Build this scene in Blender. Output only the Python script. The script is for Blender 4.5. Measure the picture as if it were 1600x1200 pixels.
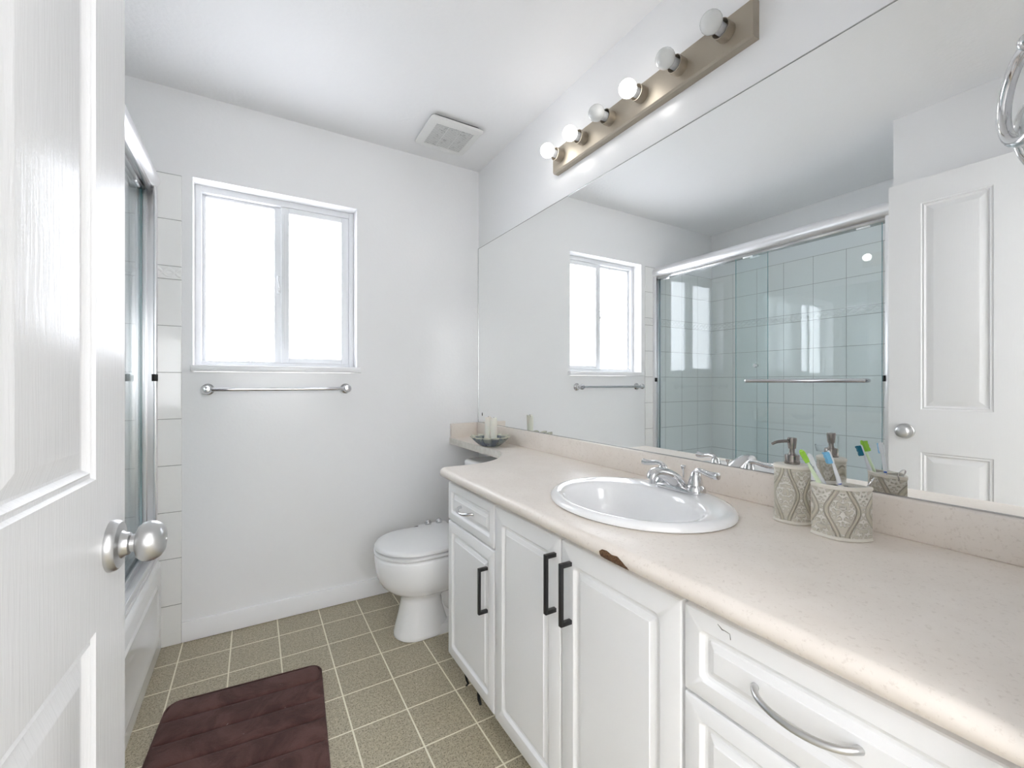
import bpy, bmesh, math, random
from math import sin, cos, pi, radians, sqrt
from mathutils import Vector, Matrix

for o in list(bpy.data.objects):
    bpy.data.objects.remove(o)
SC = bpy.context.scene
COL = SC.collection
random.seed(4)

# ------------------------------------------------------------------ camera
FPX, THETA, PPX, PPY, CAMH = 679.1787, 0.5388, 803.1753, 597.3471, 1.1502
cd = bpy.data.cameras.new('camera')
cam = bpy.data.objects.new('camera', cd)
COL.objects.link(cam)
cam.location = (0, 0, CAMH)
cam.rotation_euler = (pi / 2, 0, -THETA)
cd.sensor_width = 36
cd.lens = 36 * FPX / 1600
cd.shift_x = -(PPX - 800) / 1600
cd.shift_y = (PPY - 600) / 1600
cd.clip_start = 0.02
SC.camera = cam

# ------------------------------------------------------------------ world, exposure
WORLD_STRENGTH = 3.7
BULB = {0: 7.6, 1: 2.8, 3: 4.8}      # emission of the lit bulbs
HALL_W = 5.0
SC.view_settings.view_transform = 'Standard'
SC.view_settings.look = 'None'
SC.view_settings.exposure = 1.12
SC.view_settings.gamma = 1
SC.view_settings.use_curve_mapping = False
w = bpy.data.worlds.new('overcast_sky')
SC.world = w
w.use_nodes = True
bg = w.node_tree.nodes['Background']
bg.inputs[0].default_value = (0.972, 0.985, 1.0, 1)
bg.inputs[1].default_value = WORLD_STRENGTH
try:
    SC.cycles.max_bounces = 16
    SC.cycles.diffuse_bounces = 10
    SC.cycles.glossy_bounces = 8
    SC.cycles.transmission_bounces = 10
    SC.cycles.transparent_max_bounces = 16
    SC.cycles.sample_clamp_indirect = 6
except Exception:
    pass

# ------------------------------------------------------------------ room measures (metres)
XM = 1.1839            # mirror wall
YW = 2.4031            # window wall
YF = 0.085             # doorway wall, inner face
XL = -0.3485           # alcove end wall, room side
XS = -1.1135           # back wall of the shower
YA = 0.88              # alcove begins
H = 2.44
MX = XM - 0.005        # mirror surface

# ================================================================== materials
def new_mat(name):
    m = bpy.data.materials.new(name)
    m.use_nodes = True
    nt = m.node_tree
    for n in list(nt.nodes):
        nt.nodes.remove(n)
    out = nt.nodes.new('ShaderNodeOutputMaterial')
    return m, nt, out

def srgb(r, g, b):
    def f(c):
        c /= 255
        return c / 12.92 if c <= 0.04045 else ((c + 0.055) / 1.055) ** 2.4
    return (f(r), f(g), f(b), 1)

class NT:
    def __init__(s, nt): s.nt = nt
    def sheet_fresnel(s, ior):
        """Fresnel of a thin sheet: same reflectance met from either side"""
        g = s.n('ShaderNodeNewGeometry')
        m = s.math('ADD', s.math('MULTIPLY', g.outputs['Backfacing'], 1 / ior - ior), ior)
        f = s.n('ShaderNodeFresnel')
        s.l(m, f.inputs[0])
        return f
    def n(s, t, **k):
        x = s.nt.nodes.new(t)
        for a, b in k.items(): setattr(x, a, b)
        return x
    def l(s, a, b): s.nt.links.new(a, b)
    def math(s, op, a, b=None, c=None, clamp=False):
        x = s.n('ShaderNodeMath', operation=op, use_clamp=clamp)
        for i, v in enumerate((a, b, c)):
            if v is None: continue
            if isinstance(v, (int, float)): x.inputs[i].default_value = v
            else: s.l(v, x.inputs[i])
        return x.outputs[0]
    def mixc(s, fac, a, b):
        x = s.n('ShaderNodeMix', data_type='RGBA')
        for i, v in ((0, fac), (6, a), (7, b)):
            if isinstance(v, (int, float, tuple)): x.inputs[i].default_value = v
            else: s.l(v, x.inputs[i])
        return x.outputs[2]
    def coords(s, kind='Object'):
        return s.n('ShaderNodeTexCoord').outputs[kind]
    def pos(s):
        g = s.n('ShaderNodeNewGeometry')
        x = s.n('ShaderNodeSeparateXYZ')
        s.l(g.outputs['Position'], x.inputs[0])
        return g.outputs['Position'], x.outputs
    def noise(s, vec, scale, detail=3, rough=0.5, dist=0.0):
        x = s.n('ShaderNodeTexNoise')
        s.l(vec, x.inputs['Vector'])
        x.inputs['Scale'].default_value = scale
        x.inputs['Detail'].default_value = detail
        x.inputs['Roughness'].default_value = rough
        x.inputs['Distortion'].default_value = dist
        return x.outputs['Fac']
    def ramp(s, fac, lo, hi):
        x = s.n('ShaderNodeMapRange', interpolation_type='SMOOTHSTEP')
        s.l(fac, x.inputs[0])
        x.inputs[1].default_value = lo
        x.inputs[2].default_value = hi
        return x.outputs[0]
    def bump(s, h, dist, strength=1.0):
        x = s.n('ShaderNodeBump')
        s.l(h, x.inputs['Height'])
        x.inputs['Distance'].default_value = dist
        x.inputs['Strength'].default_value = strength
        return x.outputs[0]
    def bsdf(s, color, rough=0.5, metal=0.0, normal=None, coat=0.0, spec=0.5, **k):
        x = s.n('ShaderNodeBsdfPrincipled')
        if isinstance(color, tuple): x.inputs['Base Color'].default_value = color
        else: s.l(color, x.inputs['Base Color'])
        if isinstance(rough, (int, float)): x.inputs['Roughness'].default_value = rough
        else: s.l(rough, x.inputs['Roughness'])
        x.inputs['Metallic'].default_value = metal
        x.inputs['Coat Weight'].default_value = coat
        x.inputs['Specular IOR Level'].default_value = spec
        if normal is not None: s.l(normal, x.inputs['Normal'])
        for a, b in k.items(): x.inputs[a].default_value = b
        return x.outputs[0]

def simple(name, color, rough=0.5, metal=0.0, bump=None, coat=0.0, spec=0.5, var=None, **k):
    """bump = (scale, distance); var = (scale, colour2)"""
    m, nt, out = new_mat(name)
    N = NT(nt)
    nrm = None
    col = color
    if bump or var:
        v = N.coords('Object')
        if bump: nrm = N.bump(N.noise(v, bump[0], 4), bump[1])
        if var: col = N.mixc(N.ramp(N.noise(v, var[0], 4), 0.35, 0.65), color, var[1])
    N.l(N.bsdf(col, rough, metal, nrm, coat, spec, **k), out.inputs[0])
    return m

M = {}
M['wall'] = simple('white_semi_gloss_paint', srgb(242, 242, 243), 0.24, bump=(70, 0.0004), spec=0.5)
M['ceiling'] = simple('white_ceiling_paint', srgb(242, 242, 243), 0.5, bump=(55, 0.0012), spec=0.3)
M['trim'] = simple('white_trim_gloss_paint', srgb(246, 246, 248), 0.28, bump=(25, 0.0004))
M['vinyl'] = simple('white_window_vinyl', srgb(228, 229, 231), 0.35)
M['thermofoil'] = simple('white_cabinet_foil', srgb(245, 245, 246), 0.3, bump=(12, 0.0003))
M['porcelain'] = simple('white_porcelain', srgb(245, 245, 246), 0.07, coat=0.5)
M['acrylic'] = simple('white_tub_enamel', srgb(246, 247, 248), 0.12, coat=0.3)
M['plastic'] = simple('white_plastic', srgb(233, 233, 233), 0.3)
M['chrome'] = simple('polished_chrome', (0.70, 0.70, 0.71, 1), 0.06, 1.0)
M['silver'] = simple('bright_anodised_aluminium', (0.90, 0.90, 0.92, 1), 0.3, 1.0, bump=(300, 0.00005))
M['satin'] = simple('satin_nickel_knob', (0.60, 0.60, 0.60, 1), 0.32, 1.0)
M['brushed'] = simple('brushed_nickel_warm', srgb(178, 169, 155), 0.5, 0.8, bump=(160, 0.0001))
M['gunmetal'] = simple('dark_brushed_nickel', srgb(138, 132, 128), 0.2, 1.0)
M['steel_dark'] = simple('stainless_bar', (0.5, 0.5, 0.5, 1), 0.2, 1.0)
M['black'] = simple('matte_black_metal', srgb(30, 30, 31), 0.38, bump=(200, 0.0001))
M['rubber'] = simple('black_rubber', srgb(22, 22, 22), 0.6)
M['dark'] = simple('dark_cavity', srgb(30, 28, 26), 0.7)
M['wax'] = simple('ivory_candle_wax', srgb(236, 234, 224), 0.45, bump=(40, 0.0006), **{'Subsurface Weight': 0.1})
M['fan_plastic'] = simple('aged_white_fan_plastic', srgb(226, 226, 224), 0.4)
M['jtrim'] = simple('foggy_clear_mirror_channel', srgb(214, 220, 222), 0.25)
M['wood_chip'] = simple('bare_particle_board', srgb(120, 88, 62), 0.85, bump=(400, 0.001), var=(250, srgb(84, 58, 40)))
M['wick'] = simple('charred_wick', srgb(40, 34, 30), 0.9)
M['green'] = simple('lime_green_plastic', srgb(150, 205, 60), 0.35)
M['greenish_white'] = simple('pale_green_white_plastic', srgb(222, 238, 205), 0.3)
M['toothwhite'] = simple('white_glossy_plastic', srgb(236, 238, 242), 0.25)
M['skyblue'] = simple('sky_blue_bristles', srgb(130, 200, 240), 0.6, bump=(900, 0.001))
M['teal'] = simple('teal_bristles', srgb(20, 120, 150), 0.6, bump=(900, 0.001))
M['blue'] = simple('royal_blue_plastic', srgb(20, 80, 190), 0.3)
M['bristle_green'] = simple('green_bristles', srgb(175, 220, 90), 0.6, bump=(900, 0.001))
M['hall'] = simple('hall_wall_paint', srgb(240, 240, 240), 0.6)
M['hallfloor'] = simple('hall_floor_wood', srgb(186, 182, 176), 0.5, var=(6, srgb(170, 166, 160)))

def door_mat():
    m, nt, out = new_mat('white_painted_wood_grain_door')
    N = NT(nt)
    p = N.coords('Object')
    mp = N.n('ShaderNodeMapping')
    mp.inputs['Scale'].default_value = (1, 90, 5.0)
    N.l(p, mp.inputs[0])
    h = N.noise(mp.outputs[0], 2.2, 5, 0.6, 0.4)
    N.l(N.bsdf(srgb(228, 228, 229), 0.26, 0, N.bump(h, 0.0007, 0.8), 0.0, 0.22), out.inputs[0])
    return m
M['door'] = door_mat()

def floor_mat():
    m, nt, out = new_mat('beige_speckled_vinyl_squares')
    N = NT(nt)
    v, (x, y, z) = N.pos()
    p = 0.1832
    mx = N.math('PINGPONG', N.math('SUBTRACT', x, -0.2704 - 20 * p), p / 2)
    my = N.math('PINGPONG', N.math('SUBTRACT', y, 2.056 - 30 * p), p / 2)
    d = N.math('MINIMUM', mx, my)
    line = N.math('SUBTRACT', 1.0, N.ramp(d, 0.0018, 0.0034))
    sp = N.noise(v, 210, 2, 0.6)
    mid = N.noise(v, 90, 4, 0.6)
    big = N.noise(v, 5, 3)
    c = N.mixc(N.ramp(mid, 0.35, 0.65), srgb(170, 160, 137), srgb(190, 180, 156))
    c = N.mixc(N.math('MULTIPLY', N.ramp(sp, 0.54, 0.62), 0.85), c, srgb(104, 96, 80))
    c = N.mixc(N.math('MULTIPLY', N.ramp(N.noise(v, 170, 2), 0.63, 0.72), 0.6), c, srgb(222, 216, 198))
    c = N.mixc(N.math('MULTIPLY', N.ramp(big, 0.4, 0.7), 0.12), c, srgb(120, 110, 92))
    c = N.mixc(line, c, srgb(240, 234, 214))
    N.l(N.bsdf(c, 0.38, 0, N.bump(N.math('SUBTRACT', sp, line), 0.0004)), out.inputs[0])
    return m
M['floor'] = floor_mat()

def tile_mat(name, axis, origin, pitch, xmin=None):
    m, nt, out = new_mat(name)
    N = NT(nt)
    v, c3 = N.pos()
    z = c3[2]
    c = c3[axis]
    up = N.math('GREATER_THAN', z, 1.6285)
    zz = N.math('ADD', N.math('SUBTRACT', z, 0.1756 - 0.2035), N.math('MULTIPLY', up, -0.0573))
    dz = N.math('PINGPONG', zz, 0.2035 / 2)
    inband = N.math('MULTIPLY', N.math('GREATER_THAN', z, 1.6005), N.math('LESS_THAN', z, 1.6575))
    dz = N.math('MAXIMUM', dz, N.math('MULTIPLY', inband, 0.02))
    e1 = N.math('ABSOLUTE', N.math('SUBTRACT', z, 1.6005))
    e2 = N.math('ABSOLUTE', N.math('SUBTRACT', z, 1.6575))
    e3 = N.math('ABSOLUTE', N.math('SUBTRACT', z, 2.0585))
    dz = N.math('MINIMUM', dz, N.math('MINIMUM', e3, N.math('MINIMUM', e1, e2)))
    dc = N.math('PINGPONG', N.math('SUBTRACT', c, origin - pitch * 20), pitch / 2)
    if xmin is not None:
        dc = N.math('ADD', dc, N.math('MULTIPLY', N.math('GREATER_THAN', c, xmin), 0.05))
    d = N.math('MINIMUM', dz, dc)
    line = N.math('SUBTRACT', 1.0, N.ramp(d, 0.0006, 0.0018))
    # moulded border: interlaced rope of two waves
    t = N.math('MULTIPLY', c, 2 * pi / 0.085)
    zc = N.math('DIVIDE', N.math('SUBTRACT', z, 1.629), 0.014)
    w1 = N.math('ABSOLUTE', N.math('SUBTRACT', zc, N.math('SINE', t)))
    w2 = N.math('ABSOLUTE', N.math('ADD', zc, N.math('SINE', t)))
    rope = N.math('SUBTRACT', 1.0, N.ramp(N.math('MINIMUM', w1, w2), 0.15, 0.7))
    rope = N.math('MULTIPLY', rope, inband)
    h = N.math('ADD', N.math('SUBTRACT', 1.0, line), N.math('MULTIPLY', rope, 1.6))
    h = N.math('ADD', h, N.math('MULTIPLY', N.noise(v, 9, 2), 0.9))
    col = N.mixc(line, srgb(243, 243, 242), srgb(165, 165, 165))
    N.l(N.bsdf(col, 0.1, 0, N.bump(h, 0.0012), 0.0, 0.5), out.inputs[0])
    return m
M['tile_x'] = tile_mat('white_wall_tile_facing_camera', 0, XS, 0.2027, -0.40)
M['tile_y'] = tile_mat('white_wall_tile_side', 1, YW, 0.2045)

def counter_mat():
    m, nt, out = new_mat('cream_speckled_laminate')
    N = NT(nt)
    v = N.coords('Object')
    a = N.noise(v, 7, 5, 0.6)
    b = N.noise(v, 120, 4, 0.7)
    c = N.noise(v, 95, 3, 0.7, 0.6)
    col = N.mixc(N.ramp(a, 0.3, 0.7), srgb(232, 223, 214), srgb(238, 230, 222))
    col = N.mixc(N.math('MULTIPLY', N.ramp(b, 0.56, 0.68), 0.28), col, srgb(186, 172, 158))
    col = N.mixc(N.math('MULTIPLY', N.ramp(c, 0.64, 0.72), 0.22), col, srgb(160, 148, 136))
    col = N.mixc(N.math('MULTIPLY', N.ramp(N.noise(v, 45, 3), 0.6, 0.72), 0.25), col, srgb(238, 230, 220))
    N.l(N.bsdf(col, 0.36, 0, None, 0.0, 0.4), out.inputs[0])
    return m
M['counter'] = counter_mat()
M['edge_strip'] = simple('grey_laminate_edge_strip', srgb(226, 222, 214), 0.4, var=(30, srgb(214, 209, 200)))
M['raw_under'] = simple('brown_board_underside', srgb(120, 98, 78), 0.8)

def mat_fabric():
    m, nt, out = new_mat('dark_brown_plush_fabric')
    N = NT(nt)
    v = N.coords('Object')
    a = N.noise(v, 9, 5, 0.65, 0.8)
    b = N.noise(v, 420, 2, 0.7)
    col = N.mixc(N.ramp(a, 0.35, 0.65), srgb(76, 49, 45), srgb(108, 76, 71))
    col = N.mixc(N.math('MULTIPLY', b, 0.4), col, srgb(58, 36, 36))
    lint = N.noise(v, 75, 2, 0.6)
    col = N.mixc(N.math('MULTIPLY', N.ramp(lint, 0.72, 0.78), 0.35), col, srgb(180, 160, 155))
    nr = N.bump(N.math('ADD', N.math('MULTIPLY', b, 0.5), a), 0.004)
    x = N.bsdf(col, 0.85, 0, nr, 0, 0.25, **{'Sheen Weight': 0.08, 'Sheen Roughness': 0.5})
    N.l(x, out.inputs[0])
    return m
M['mat'] = mat_fabric()

def damask_mat(name, P, Q, u0, light=srgb(238, 236, 230), base=srgb(206, 201, 188), dark=srgb(158, 150, 128)):
    """relief of ogee bands with scrolls inside; UV in metres"""
    m, nt, out = new_mat(name)
    N = NT(nt)
    uv = N.coords('UV')
    s = N.n('ShaderNodeSeparateXYZ'); N.l(uv, s.inputs[0])
    u = N.math('SUBTRACT', s.outputs[0], u0); v = s.outputs[1]
    cu = N.math('COSINE', N.math('MULTIPLY', u, 2 * pi / P))
    cv = N.math('COSINE', N.math('MULTIPLY', v, 2 * pi / Q))
    f = N.math('ABSOLUTE', N.math('ADD', cu, N.math('MULTIPLY', cv, 0.80)))
    su = N.math('SINE', N.math('MULTIPLY', u, 2 * pi / P))
    sv = N.math('SINE', N.math('MULTIPLY', v, 2 * pi / Q))
    gr = N.math('SQRT', N.math('ADD', N.math('MULTIPLY', su, su), N.math('MULTIPLY', sv, N.math('MULTIPLY', sv, 0.5))))
    f = N.math('DIVIDE', f, N.math('ADD', gr, 0.22))
    band = N.math('SUBTRACT', 1.0, N.ramp(f, 0.10, 0.20))
    groove = N.math('SUBTRACT', 1.0, N.ramp(N.math('ABSOLUTE', N.math('SUBTRACT', f, 0.26)), 0.01, 0.07))
    # scrollwork, mirrored about each ogee axis
    pu = N.math('PINGPONG', u, P / 2)
    cx = N.n('ShaderNodeCombineXYZ')
    N.l(pu, cx.inputs[0]); N.l(v, cx.inputs[1])
    vo = N.n('ShaderNodeTexVoronoi', feature='SMOOTH_F1')
    vo.inputs['Scale'].default_value = 95
    nz = N.n('ShaderNodeTexNoise'); nz.inputs['Scale'].default_value = 60
    N.l(cx.outputs[0], nz.inputs['Vector'])
    ad = N.n('ShaderNodeVectorMath', operation='MULTIPLY_ADD')
    N.l(nz.outputs['Color'], ad.inputs[0]); ad.inputs[1].default_value = (0.012,) * 3
    N.l(cx.outputs[0], ad.inputs[2])
    N.l(ad.outputs[0], vo.inputs['Vector'])
    rings = N.math('SINE', N.math('MULTIPLY', vo.outputs['Distance'], 17.0))
    scroll = N.ramp(rings, 0.1, 0.8)
    scroll = N.math('MULTIPLY', scroll, N.ramp(f, 0.28, 0.4))
    h = N.math('ADD', N.math('MULTIPLY', band, 0.9), scroll)
    h = N.math('SUBTRACT', h, N.math('MULTIPLY', groove, 0.6))
    col = N.mixc(N.math('MULTIPLY', scroll, 0.7), base, light)
    col = N.mixc(N.math('MULTIPLY', band, 0.7), col, srgb(196, 191, 172))
    col = N.mixc(N.math('MULTIPLY', groove, 0.5), col, dark)
    blot = N.noise(uv, 28, 2)
    col = N.mixc(N.math('MULTIPLY', N.ramp(blot, 0.5, 0.7), 0.35), col, dark)
    N.l(N.bsdf(col, 0.42, 0, N.bump(h, 0.0022)), out.inputs[0])
    return m
M['damask_wide'] = damask_mat('cream_damask_relief_wide', 0.074, 0.108, 0.037)
M['damask_tall'] = damask_mat('cream_damask_relief_tall', 0.064, 0.120, 0.018)
M['ceramic_rim'] = simple('cream_ceramic_rim', srgb(228, 224, 214), 0.35)

def dish_mat():
    m, nt, out = new_mat('blue_grey_glazed_dish')
    N = NT(nt)
    v = N.coords('Object')
    s = N.n('ShaderNodeSeparateXYZ'); N.l(v, s.inputs[0])
    a = N.noise(v, 22, 4)
    mp = N.n('ShaderNodeMapping'); mp.inputs['Scale'].default_value = (60, 60, 9)
    N.l(v, mp.inputs[0])
    drip = N.noise(mp.outputs[0], 1.0, 3)
    col = N.mixc(N.ramp(a, 0.4, 0.6), srgb(104, 113, 126), srgb(140, 146, 140))
    col = N.mixc(N.math('MULTIPLY', N.ramp(drip, 0.55, 0.7), 0.7), col, srgb(52, 56, 72))
    rim = N.ramp(s.outputs[2], 0.041, 0.046)
    col = N.mixc(rim, col, srgb(205, 205, 188))
    N.l(N.bsdf(col, 0.22, 0, None, 0.2), out.inputs[0])
    return m
M['dish'] = dish_mat()

def fan_mat():
    m, nt, out = new_mat('dusty_fan_slats')
    N = NT(nt)
    v, (x, y, z) = N.pos()
    sl = N.math('PINGPONG', y, 0.0045)
    slat = N.ramp(sl, 0.0008, 0.003)
    dust = N.noise(v, 45, 5, 0.75)
    col = N.mixc(slat, srgb(165, 165, 165), srgb(232, 232, 230))
    col = N.mixc(N.math('MULTIPLY', N.ramp(dust, 0.54, 0.70), 0.7), col, srgb(105, 105, 105))
    N.l(N.bsdf(col, 0.6, 0, N.bump(slat, 0.002)), out.inputs[0])
    return m
M['fan_slats'] = fan_mat()

def glass_mat(name, tint, refl_rough=0.0, ior=1.5):
    """thin clear sheet: tinted see-through plus Fresnel mirror reflection"""
    m, nt, out = new_mat(name)
    N = NT(nt)
    t = N.n('ShaderNodeBsdfTransparent'); t.inputs[0].default_value = tint
    g = N.n('ShaderNodeBsdfAnisotropic'); g.inputs['Roughness'].default_value = refl_rough
    g.inputs[0].default_value = (1, 1, 1, 1)
    fr = N.sheet_fresnel(ior)
    mx = N.n('ShaderNodeMixShader')
    N.l(fr.outputs[0], mx.inputs[0]); N.l(t.outputs[0], mx.inputs[1]); N.l(g.outputs[0], mx.inputs[2])
    N.l(mx.outputs[0], out.inputs[0])
    return m
M['shower_glass'] = glass_mat('blue_green_shower_glass', (0.95, 0.982, 0.985, 1))
M['glass_edge'] = simple('polished_glass_edge', srgb(90, 150, 155), 0.15)
def frosted_mat():
    m, nt, out = new_mat('obscure_window_glass')
    N = NT(nt)
    v = N.coords('Object')
    t = N.n('ShaderNodeBsdfTransparent'); t.inputs[0].default_value = (0.97, 0.98, 1, 1)
    tl = N.n('ShaderNodeBsdfTranslucent'); tl.inputs[0].default_value = (0.95, 0.96, 1, 1)
    N.l(N.bump(N.noise(v, 160, 3), 0.001), tl.inputs['Normal'])
    g = N.n('ShaderNodeBsdfAnisotropic'); g.inputs['Roughness'].default_value = 0.12
    fr = N.sheet_fresnel(1.45)
    m1 = N.n('ShaderNodeMixShader'); m1.inputs[0].default_value = 0.35
    N.l(t.outputs[0], m1.inputs[1]); N.l(tl.outputs[0], m1.inputs[2])
    m2 = N.n('ShaderNodeMixShader')
    N.l(fr.outputs[0], m2.inputs[0]); N.l(m1.outputs[0], m2.inputs[1]); N.l(g.outputs[0], m2.inputs[2])
    N.l(m2.outputs[0], out.inputs[0])
    return m
M['window_glass'] = frosted_mat()
def mirror_mat():
    m, nt, out = new_mat('silvered_mirror')
    N = NT(nt)
    g = N.n('ShaderNodeBsdfAnisotropic'); g.inputs['Roughness'].default_value = 0.0
    g.inputs[0].default_value = (0.965, 0.975, 0.97, 1)
    N.l(g.outputs[0], out.inputs[0])
    return m
M['mirror'] = mirror_mat()
def emit_mat(name, col, strength):
    m, nt, out = new_mat(name)
    N = NT(nt)
    e = N.n('ShaderNodeEmission'); e.inputs[0].default_value = col; e.inputs[1].default_value = strength
    N.l(e.outputs[0], out.inputs[0])
    return m
M['bulb_off'] = simple('frosted_white_bulb_unlit', srgb(222, 223, 222), 0.16, coat=0.3)
M['bulb_base'] = simple('pale_grey_bulb_collar', srgb(205, 206, 208), 0.35)
M['hall_fill'] = emit_mat('hall_fill_emission', (1, 0.99, 0.98, 1), HALL_W)  # glow of the added fill lamp in the unseen hall

# ================================================================== mesh helpers
WM = {}       # world matrix of each root
class MB:
    def __init__(s):
        s.bm = bmesh.new()
        s.uv = None
    def _add(s, tb, mtx=None):
        if mtx is not None: bmesh.ops.transform(tb, matrix=mtx, verts=tb.verts)
        me = bpy.data.meshes.new('t'); tb.to_mesh(me); tb.free()
        s.bm.from_mesh(me); bpy.data.meshes.remove(me)
    def box(s, x0, x1, y0, y1, z0, z1, bev=0.0, seg=2, mtx=None):
        tb = bmesh.new()
        bmesh.ops.create_cube(tb, size=1)
        for v in tb.verts:
            v.co = Vector(((x0 + x1) / 2 + v.co.x * (x1 - x0), (y0 + y1) / 2 + v.co.y * (y1 - y0), (z0 + z1) / 2 + v.co.z * (z1 - z0)))
        if bev > 0:
            bmesh.ops.bevel(tb, geom=list(tb.edges), offset=bev, segments=seg, profile=0.5, affect='EDGES')
        s._add(tb, mtx)
        return s
    def loft(s, rings, cap0=True, cap1=True, closed=True, wrap=False, uvf=None):
        """rings: list of lists of points, same count"""
        vs = [[s.bm.verts.new(p) for p in r] for r in rings]
        n = len(rings[0])
        m = n if closed else n - 1
        R = len(rings) if wrap else len(rings) - 1
        for i in range(R):
            a, b = vs[i], vs[(i + 1) % len(rings)]
            for j in range(m):
                k = (j + 1) % n
                try: s.bm.faces.new((a[j], a[k], b[k], b[j]))
                except ValueError: pass
        if not wrap:
            if cap0: s.bm.faces.new(list(reversed(vs[0])))
            if cap1: s.bm.faces.new(vs[-1])
        return s
    def lathe(s, prof, c=(0, 0, 0), axis=(0, 0, 1), n=32, cap0=True, cap1=True):
        """prof: (radius, distance along axis)"""
        q = Vector(axis).normalized().to_track_quat('Z', 'Y').to_matrix()
        c = Vector(c)
        rings = []
        for r, h in prof:
            r = max(r, 1e-5)
            rings.append([c + q @ Vector((r * cos(2 * pi * j / n), r * sin(2 * pi * j / n), h)) for j in range(n)])
        return s.loft(rings, cap0, cap1)
    def tube(s, pts, rad, n=14, flat=None, up=None):
        """sweep a circle (or ellipse when flat=(a,b)) along pts; rad number or list"""
        pts = [Vector(p) for p in pts]
        L = len(pts)
        if not isinstance(rad, (list, tuple)): rad = [rad] * L
        t0 = (pts[1] - pts[0]).normalized()
        u = Vector(up) if up else (Vector((0, 0, 1)) if abs(t0.z) < 0.9 else Vector((1, 0, 0)))
        rings = []
        for i, p in enumerate(pts):
            t = (pts[min(i + 1, L - 1)] - pts[max(i - 1, 0)]).normalized()
            u = (u - t * u.dot(t)).normalized()
            v = t.cross(u)
            fa, fb = flat if flat else (1, 1)
            rings.append([p + (u * cos(2 * pi * j / n) * fa + v * sin(2 * pi * j / n) * fb) * rad[i] for j in range(n)])
        return s.loft(rings)
    def prism(s, pts, d, bev=0):
        """extrude polygon pts (3D coplanar) by vector d"""
        d = Vector(d)
        return s.loft([[Vector(p) for p in pts], [Vector(p) + d for p in pts]])
    def sphere(s, c, r, n=24, m=14, sc=(1, 1, 1)):
        c = Vector(c)
        rings = []
        for i in range(1, m):
            a = pi * i / m
            rings.append([c + Vector((r * sc[0] * sin(a) * cos(2 * pi * j / n), r * sc[1] * sin(a) * sin(2 * pi * j / n), -r * sc[2] * cos(a))) for j in range(n)])
        return s.loft(rings)
    def build(s, name, mat, parent=None, ang=35, loc=None):
        bm = s.bm
        bmesh.ops.recalc_face_normals(bm, faces=bm.faces)
        if parent is not None: root = WM[parent.name]
        elif loc is not None: root = Matrix.Translation(loc)
        else: root = Matrix.Identity(4)
        bm.transform(root.inverted())
        me = bpy.data.meshes.new(name)
        bm.to_mesh(me); bm.free()
        for p in me.polygons: p.use_smooth = True
        me.set_sharp_from_angle(angle=radians(ang))
        me.materials.append(mat)
        o = bpy.data.objects.new(name, me)
        COL.objects.link(o)
        if parent is not None: o.parent = parent
        elif loc is not None: o.location = loc
        WM[o.name] = root
        return o

def tag(o, label, cat, group=None):
    o['label'] = label; o['category'] = cat
    if group: o['group'] = group
    return o
def thing(name, label, cat, loc, rz=0, group=None):
    o = bpy.data.objects.new(name, None)
    o.empty_display_size = 0.05
    COL.objects.link(o)
    o.location = loc; o.rotation_euler = (0, 0, rz)
    WM[o.name] = Matrix.Translation(loc) @ Matrix.Rotation(rz, 4, 'Z')
    return tag(o, label, cat, group)
def struct(name, mb, mat, ang=35):
    o = mb.build(name, mat, ang=ang)
    o['kind'] = 'structure'
    return o
def lab(o, label):
    o['label'] = label
    return o
def copy_tree(o, parent=None):
    c = o.copy(); COL.objects.link(c); c.parent = parent
    if o.name in WM: WM[c.name] = WM[o.name].copy()
    for ch in [x for x in COL.objects if x.parent == o]:
        copy_tree(ch, c)
    return c

def rrect(w, h, r, n=5, cx=0, cy=0):
    """rounded rectangle, counter-clockwise list of 2D points"""
    P = []
    r = max(r, 1e-5)
    for qx, qy, a0 in ((1, 1, 0), (-1, 1, 90), (-1, -1, 180), (1, -1, 270)):
        for i in range(n + 1):
            a = radians(a0 + 90 * i / n)
            P.append((cx + qx * (w / 2 - r) + r * cos(a), cy + qy * (h / 2 - r) + r * sin(a)))
    return P
def arc(c, r, a0, a1, n):
    return [(c[0] + r * cos(radians(a0 + (a1 - a0) * i / n)), c[1] + r * sin(radians(a0 + (a1 - a0) * i / n))) for i in range(n + 1)]
def catmull(P, n=8):
    P = [Vector(p) for p in P]
    Q = [P[0] * 2 - P[1]] + P + [P[-1] * 2 - P[-2]]
    out = []
    for i in range(1, len(Q) - 2):
        for k in range(n):
            t = k / n
            a, b, c, d = Q[i - 1], Q[i], Q[i + 1], Q[i + 2]
            out.append(0.5 * ((2 * b) + (c - a) * t + (2 * a - 5 * b + 4 * c - d) * t * t + (3 * b - a - 3 * c + d) * t ** 3))
    out.append(P[-1])
    return out

# ================================================================== the room
b = MB(); b.box(-1.3, 1.4, -1.6, 2.6, -0.1, 0.0); struct('floor', b, M['floor'])
b = MB(); b.box(-1.3, 1.4, -0.035, 2.6, H, H + 0.1); struct('ceiling', b, M['ceiling'])
b = MB(); b.box(XM, XM + 0.12, -0.1, 2.6, 0, H); struct('wall_right', b, M['wall'])
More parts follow.
